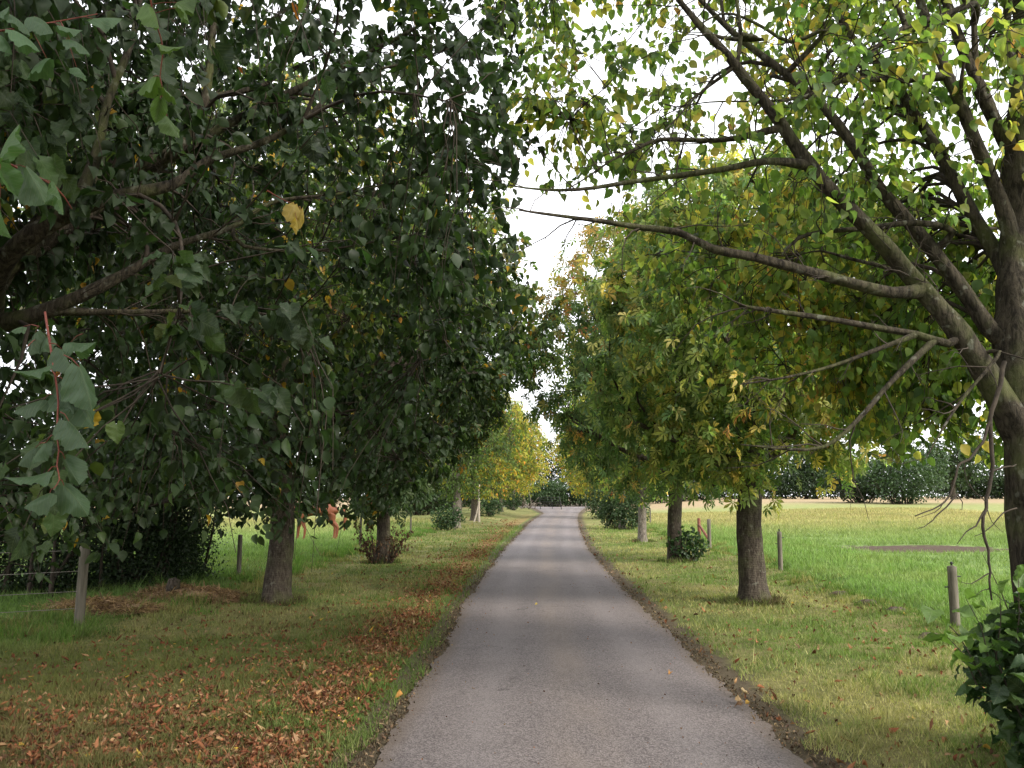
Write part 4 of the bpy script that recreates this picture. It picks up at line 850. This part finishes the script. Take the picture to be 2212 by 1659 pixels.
tree('chestnut_tree', 'green horse chestnut browning at its top, second trunk on the right verge', x, y, 9.6, [(x-.1, y, 5.5, 4.1, 3.5, 4.0)], trunk_r=.185, fork=2.2, pal='r2', leafmat=M_LEAFSUN, kind='chestnut', lsize=.18, n2_=90, n3=1800, per=6, floor=lambda p: 1.45+.3*np.sin(p[:, 0]*1.9), gap=-1.5, reject=lambda p: (p[:, 2] < 3.3) & (p[:, 0] < .0+(3.3-p[:, 2])*.7), top=(5.8, 7.6), top_pal='browntop')
# the row goes on behind the camera; this tree shades the foreground
tree('lime_tree', 'broad lime of the right row behind the viewer, seen only by its shadow', 3.6, -2.6, 11, [(3.3, -2.6, 6.2, 4.3, 4.2, 4.6)], trunk_r=.2, fork=2.3, pal='mixed', kind='kite', lsize=.14, n2_=60, n3=1500, per=11, gap=-1.6, floor=2.2)
far_specs = [
 ('lime_tree', 'third tree on the right, slim pale trunk under yellow-green leaves', (1388, 1171), 9.2, 3.1, .155, 'mixed', 2.3, M_BARKPALE, 850, 15),
 ('lime_tree', 'fourth tree on the right, grey trunk rising out of a leafy bush', (1343, 1143), 9.0, 3.3, .17, 'far', 2.2, M_BARKPALE, 750, 14),
 ('lime_tree', 'fifth tree on the right, low yellowing crown over a dark bushy base', (1298, 1119), 9.6, 3.9, .17, 'yellow', 1.8, M_BARK, 700, 14),
 ('lime_tree', 'far right-row tree with orange-tinged crown leaning over the drive end', (1283, 1108), 10.2, 4.0, .17, 'yellow', 2.0, M_BARK, 600, 14),
 ('lime_tree', 'last tree of the right row before the junction', (1287, 1100), 10.5, 4.2, .17, 'yellow', 2.4, M_BARK, 500, 14),
 ('lime_tree', 'third tree on the left, pinkish trunk with a bush at its foot', (985, 1143), 8.0, 3.3, .22, 'fargreen', 2.0, M_BARKPALE, 900, 14),
 ('lime_tree', 'fourth tree on the left, brown trunk with a pale forked stem beside it', (1024, 1129), 9.0, 3.5, .23, 'yellow', 2.1, M_BARK, 850, 14),
 ('lime_tree', 'fifth tree on the left, pale grey trunk above a round dark bush', (1057, 1118), 9.8, 3.9, .22, 'far', 2.2, M_BARKPALE, 800, 14),
 ('lime_tree', 'sixth tree on the left, slender trunk with a flared base', (1081, 1112), 11.0, 4.1, .22, 'yellow', 2.3, M_BARK, 800, 14),
 ('lime_tree', 'seventh tree on the left, pale trunk near the dark thicket', (1108, 1103), 12.0, 4.4, .22, 'yellow', 2.4, M_BARKPALE, 700, 14),
 ('lime_tree', 'last tree of the left row, orange-topped, next to the open gate', (1130, 1098), 12.5, 4.5, .2, 'yellow', 2.4, M_BARK, 600, 14),
]
for nm, lab, (px, py), ht, rad, tr, pal, fk, bk, n3_, per_ in far_specs:
    x, y = rowpos(px, py)
    tree(nm, lab, x, y, ht, [(x, y, (ht+1.5)/2, rad, rad, (ht-1.3)/2)], trunk_r=tr, fork=fk, pal=pal, kind='kite', leafmat=M_LEAFSUN, lsize=.14 if y < 45 else .18, n2_=30, n3=n3_, per=per_, floor=lambda p: 1.5+.3*np.sin(p[:, 0]*1.9+p[:, 1]), gap=-1.5, bark=bk, nsc=7, clump=.75)
# pale forked stem beside the fourth left tree
q = gnd(1035, 1131); a = Acc(); tube(a, [[q[0], q[1], -.05], [q[0]-.02, q[1], 1.2], [q[0], q[1], 2.4]], [.07, .06, .05], 8); tube(a, [[q[0]-.35, q[1], -.05], [q[0]-.15, q[1], .6], [q[0]-.02, q[1], 1.2]], [.05, .045, .04], 8)
tag(a.build('pale_stem', simple_mat('pale_dead_wood', (.26, .22, .17), (.42, .36, .29), 9), origin=(q[0], q[1], 0)), 'pale bare forked stem leaning against the fourth left trunk', 'dead stem')

# bushes at trunk feet
def bpx(px, py): q = gnd(px, py); return q[0], q[1]
x, y = bpx(968, 1147); bush('base_bush', 'dark bush at the foot of the third left tree', x, y-.3, .8, .5, 1.15, 1500, .10, 'bush', 'kite', 8, group='bushes at the feet of the row trees')
x, y = bpx(1057, 1121); bush('base_bush', 'round dark bush hiding the foot of the fifth left tree', x-.1, y-.5, 1.25, .8, 1.5, 2200, .12, 'bush', 'kite', 8, group='bushes at the feet of the row trees')
x, y = bpx(1105, 1104); bush('base_bush', 'small dark bush at the foot of the seventh left tree', x, y-.5, 1.1, .8, 2.0, 1500, .14, 'bush', 'kite', 8, group='bushes at the feet of the row trees')
x, y = bpx(1474, 1213); bush('base_bush', 'leafy suckers growing from the foot of the second right tree', x+.12, y-.15, .5, .35, .85, 520, .085, 'bush', 'lime', 12, group='bushes at the feet of the row trees')
x, y = bpx(1322, 1142); bush('base_bush', 'green bush left of the fourth right trunk', x, y-.3, .75, .6, 1.9, 1700, .12, 'farhedge', 'kite', 9, group='bushes at the feet of the row trees')
x, y = bpx(1366, 1145); bush('base_bush', 'green bush right of the fourth right trunk', x, y+.3, .9, .6, 1.9, 1900, .12, 'farhedge', 'kite', 9, group='bushes at the feet of the row trees')
x, y = bpx(1298, 1121); bush('base_bush', 'dark bush wrapping the foot of the fifth right tree', x, y-.4, 1.2, .8, 2.8, 2200, .14, 'farhedge', 'kite', 9, group='bushes at the feet of the row trees')
x, y = bpx(1270, 1203); bush
# dead brown shoots round the second left trunk
x, y = bpx(825, 1220); r = empty('dead_shoots', (x, y, 0)); tag(r, 'tuft of dead brown shoots and withered leaves round the second left trunk', 'dead shoots'); a = Acc(); lv = []
for k in range(60):
    an = rng.random()*6.28; q0 = np.array([x+.22*math.cos(an), y+.22*math.sin(an), 0]); ln = rng.uniform(.5, 1.3); sp_ = rng.uniform(.1, .55); q1 = q0+[math.cos(an)*sp_, math.sin(an)*sp_, ln*.8]; P = np.array([q0, (q0+q1)/2+[0, 0, .12], q1]); tube(a, P, [.008, .006, .003], 3, cap=False); leaf_spray(P, 9, .07, lv, 1.4, .04)
a.build('stems', M_TWIG, r); p, d, nn, s_ = [np.concatenate([q[j] for q in lv]) for j in range(4)]; b2 = Acc(); leaves(b2, p, d, nn, s_, np.array([[.08, .035, .022]])*rng.uniform(.5, 1.6, (len(p), 1)), 'kite', fold=(.5, 1.2)); b2.build('withered_leaves', M_LITTER, r)

# ------------------------------------------------------------------ far end of the drive
for k, (cx, cy, rx, ry, h, lab) in enumerate([(3.5, 138, 5, 2.5, 4.2, 'grey-green bush behind the junction, left one facing the drive'), (9.5, 139, 5.5, 2.5, 5.2, 'tall grey-green bush behind the junction, facing the drive end'), (16, 140, 5.5, 2.5, 4.6, 'bush behind the junction, partly hidden by the right row'),
        (-4, 137, 5.5, 2.5, 5, 'bush behind the junction, left of the open gate'), (-13, 137, 6, 2.5, 6, 'dark bush at the far left of the junction')]):
    bush('junction_bush', lab, cx, cy, rx, ry, h, 7000, .3, 'farhedge', 'kite', 10, group='bushes across the junction', twr=.03)
for k, (cx, cy, rx, h, lab) in enumerate([(-2, 152, 8, 12, 'dark tree behind the junction bushes at left'), (9, 150, 8, 12, 'dark tree behind the junction bushes, straight ahead'), (20, 153, 9, 13, 'dark tree behind the junction bushes at right')]):
    bush('backdrop_tree', lab, cx, cy, rx, 4, h, 8000, .35, 'hedge', 'kite', 8, 'tree', 'dark trees behind the junction', twr=.06)
# dark thicket left of the far row, low hedge round the left field
thk = [(-7.5, 66), (-8.2, 78), (-8.0, 90), (-7.6, 102), (-9, 114)]
for k, (cx, cy) in enumerate(thk):
    bush('thicket', ['nearest', 'second', 'middle', 'fourth', 'farthest'][k]+' clump of the dark thicket behind the left row', cx-1.5, cy, 3, 6.5, 5, 6500, .26, 'hedge', 'kite', 14, group='dark thicket clumps behind the left row', twr=.03)
for k in range(6):
    bush('field_hedge', ['far hedge bush beyond the left field, first from the drive', 'far hedge bush beyond the left field, second from the drive', 'far hedge bush beyond the left field, third from the drive', 'far hedge bush beyond the left field, fourth from the drive', 'far hedge bush beyond the left field, fifth from the drive', 'far hedge bush beyond the left field, outermost'][k], -14-k*9, 80+k*1.5, 7, 3, 5+k % 2, 4500, .32, 'hedge', 'kite', 8, group='hedge bushes beyond the left field', twr=.04)
# bare dead branches before the thicket
r = empty('fallen_branches', (0.2, 92, 0)); q = gnd(1120, 1101); r.location = (q[0], q[1], 0); tag(r, 'pale tangled dead branches lying before the thicket near the gate', 'dead branches'); a = Acc()
for k in range(16):
    b0 = np.array([q[0]+rng.normal(0, 1.1), q[1]+rng.normal(0, .5), .1]); e = b0+[rng.normal(0, 1.3), rng.normal(0, .4), rng.uniform(.2, 2.2)]; P, Rr = smooth_path([b0, (b0+e)/2+rng.normal(0, .3, 3), e], [.06, .05, .03], .3); tube(a, P, Rr, 5)
a.build('bare_stems', M_BARKPALE, r)
# open gate and gate posts
q = gnd(1213, 1101); r = empty('field_gate', (q[0], q[1], 0)); tag(r, 'open dark metal bar gate at the left of the junction', 'gate'); a = Acc()
gx0, gx1 = q[0]-2.6, q[0]

for P_, r_ in (([[gx1, q[1], 0], [gx1-.12, q[1], .8], [gx1-.25, q[1], 1.6]], .05), ([[gx0, q[1]+2.0, 0], [gx0-.1, q[1]+2.0, 1.5]], .05), ([[gx1-1.1, q[1]+.8, 0.1], [gx1-1.25, q[1]+.8, 1.5]], .035)):
    a = Acc(); tube(a, P_, r_, 6); a.build('gate_stile', M_BLACK, r)

for h in (.35, .65, .95, 1.25, 1.5):
    a = Acc(); tube(a, [[gx1-.15*h, q[1], h], [gx0-.1, q[1]+2.0, h]], .025, 5); a.build('gate_bar', M_BLACK, r)
q = gnd(1265, 1097); 
for dx, mt, lab in ((0, M_POST, 'grey gatepost at the right of the junction, nearer the tarmac'), (.75, M_POSTR, 'brown gatepost at the right of the junction, beside the bush')):
    a = Acc(); tube(a, [[q[0]+dx, q[1], -.05], [q[0]+dx, q[1], 1.0], [q[0]+dx, q[1], 1.9]], .09, 8); tag(a.build('gatepost', mt, origin=(q[0]+dx, q[1], 0)), lab, 'gatepost')

# ------------------------------------------------------------------ far side of the right field
q = at(1955, 1083, 92); bush('field_bush', 'big rounded dark bush at the far edge of the right field', q[0], 92, 4.6, 4, 6.2, 9000, .26, 'farhedge', 'kite', 10, twr=.04)
q = at(1860, 1083, 97); bush('field_bush', 'darker bush just left of the big rounded field bush', q[0], 97, 4.5, 3, 5.5, 6000, .26, 'hedge', 'kite', 10, twr=.04)
for k, (px, Y, rx, h, lab) in enumerate([(2060, 120, 7, 9.5, 'tall pale green tree beyond the right field, beside the big bush'), (2150, 175, 9, 17, 'airy greyish tree beyond the right field, left of the near trunk'), (2270, 180, 9, 15, 'distant airy tree behind the right trunk'),
        (1760, 130, 7, 9, 'distant tree beyond the right field behind the chestnut'), (1600, 135, 8, 9, 'distant tree beyond the right field, left of centre of the far hedge')]):
    q = at(px, 1078, Y); zc = float(gz(q[0], Y))
    tree('field_tree', lab, q[0], Y, h, [(q[0], Y, zc+h*.58, rx*.8, rx*.6, h*.42)], trunk_r=.35, fork=h*.25, pal='farhedge', kind='kite', lsize=.34, n2_=30, n3=700 if k != 1 else 420, per=13, gap=-1.0, nsc=8, group='trees beyond the right field', twl=1.1)
for k, px in enumerate((1440, 1530, 1640, 1730, 1820, 2080, 2140, 2200, 2270, 2350)):
    q = at(px, 1078, 128); bush('far_hedge_bush', 'far dark hedge bush beyond the right field, number of ten counted from the left: '+['first', 'second', 'third', 'fourth', 'fifth', 'sixth', 'seventh', 'eighth', 'ninth', 'tenth'][k], q[0], 128, 8.5, 3, 4.2+.7*math.sin(k*2.3), 4200, .34, 'hedge', 'kite', 6, group='hedge bushes beyond the right field', twr=.05)

# ------------------------------------------------------------------ grazing horse in the left field
def horse():
    q = gnd(655, 1172); ox, oy = q[0]+.35, q[1]+.6; z0 = float(gz(ox, oy)); r = empty('horse', (ox, oy, z0)); tag(r, 'chestnut horse grazing with lowered head behind the leaves of the nearest left tree', 'horse')
    # x forward = -X (head to the left), joints: (name, forward, side, height, radius)
    J = [(-.15, 0, 1.18, .30), (.25, 0, 1.12, .29), (.55, 0, 1.14, .28), (-.5, 0, 1.22, .27), (-.78, 0, 1.15, .17), (.78, 0, 1.1, .19), (1.0, 0, .86, .14), (1.2, 0, .58, .11), (1.3, 0, .42, .10), (1.38, 0, .25, .085), (1.44, 0, .10, .06)]
    E = [(0, 1), (1, 2), (0, 3), (3, 4), (2, 5), (5, 6), (6, 7), (7, 8), (8, 9), (9, 10)]
    for sgn in (-1, 1):
        st = .08*sgn; b = len(J); J += [(.6+st, .14*sgn, .86, .13), (.6+st*1.6, .15*sgn, .52, .062), (.58+st*2, .15*sgn, .48, .058), (.6+st*2, .15*sgn, .14, .04), (.66+st*2, .15*sgn, .03, .058)]; E += [(2, b), (b, b+1), (b+1, b+2), (b+2, b+3), (b+3, b+4)]
        b = len(J); J += [(-.55+st, .14*sgn, .95, .17), (-.48+st, .15*sgn, .72, .10), (-.70+st, .15*sgn, .5, .062), (-.66+st, .15*sgn, .14, .042), (-.60+st, .15*sgn, .03, .058)]; E += [(3, b), (b, b+1), (b+1, b+2), (b+2, b+3), (b+3, b+4)]
    me = bpy.data.meshes.new('body'); me.from_pydata([(-f, s_, h) for f, s_, h, _ in J], E, []); o = bpy.data.objects.new('body', me); COL.objects.link(o); o.parent = r
    me.materials.append(simple_mat('chestnut_coat', (.13, .042, .02), (.2, .07, .033), 3, rough=.6, bump=.1))
    mo = o.modifiers.new('skin', 'SKIN'); sv = me.skin_vertices[0].data
    for k, j in enumerate(J): sv[k].radius = (j[3], j[3]*(.85 if k < 6 else 1))
    sv[0].use_root = True; mo.use_smooth_shade = True; o.modifiers.new('sub', 'SUBSURF').levels = 2; o.modifiers['sub'].render_levels = 2
    dk = simple_mat('dark_mane', (.14, .045, .02), (.22, .08, .04), 8); L_ = lambda f, s_, h: np.array([ox-f, oy+s_, z0+h])
    a = Acc(); tube(a, [L_(-.9, 0, 1.18), L_(-1.02, 0, 1.0), L_(-1.02, 0, .6), L_(-.98, 0, .35)], [.04, .06, .07, .02], 8); a.build('tail', dk, r)
    a = Acc(); tube(a, [L_(.6, 0, 1.38), L_(.85, 0, 1.22), L_(1.05, 0, .98), L_(1.22, 0, .7)], [.03, .05, .05, .03], 6); a.build('mane', dk, r)
    for sgn in (-1, 1): a = Acc(); tube(a, [L_(1.17, .06*sgn, .62), L_(1.13, .08*sgn, .72), L_(1.12, .09*sgn, .78)], [.03, .03, .006], 6); a.build('ear', dk, r)
horse()
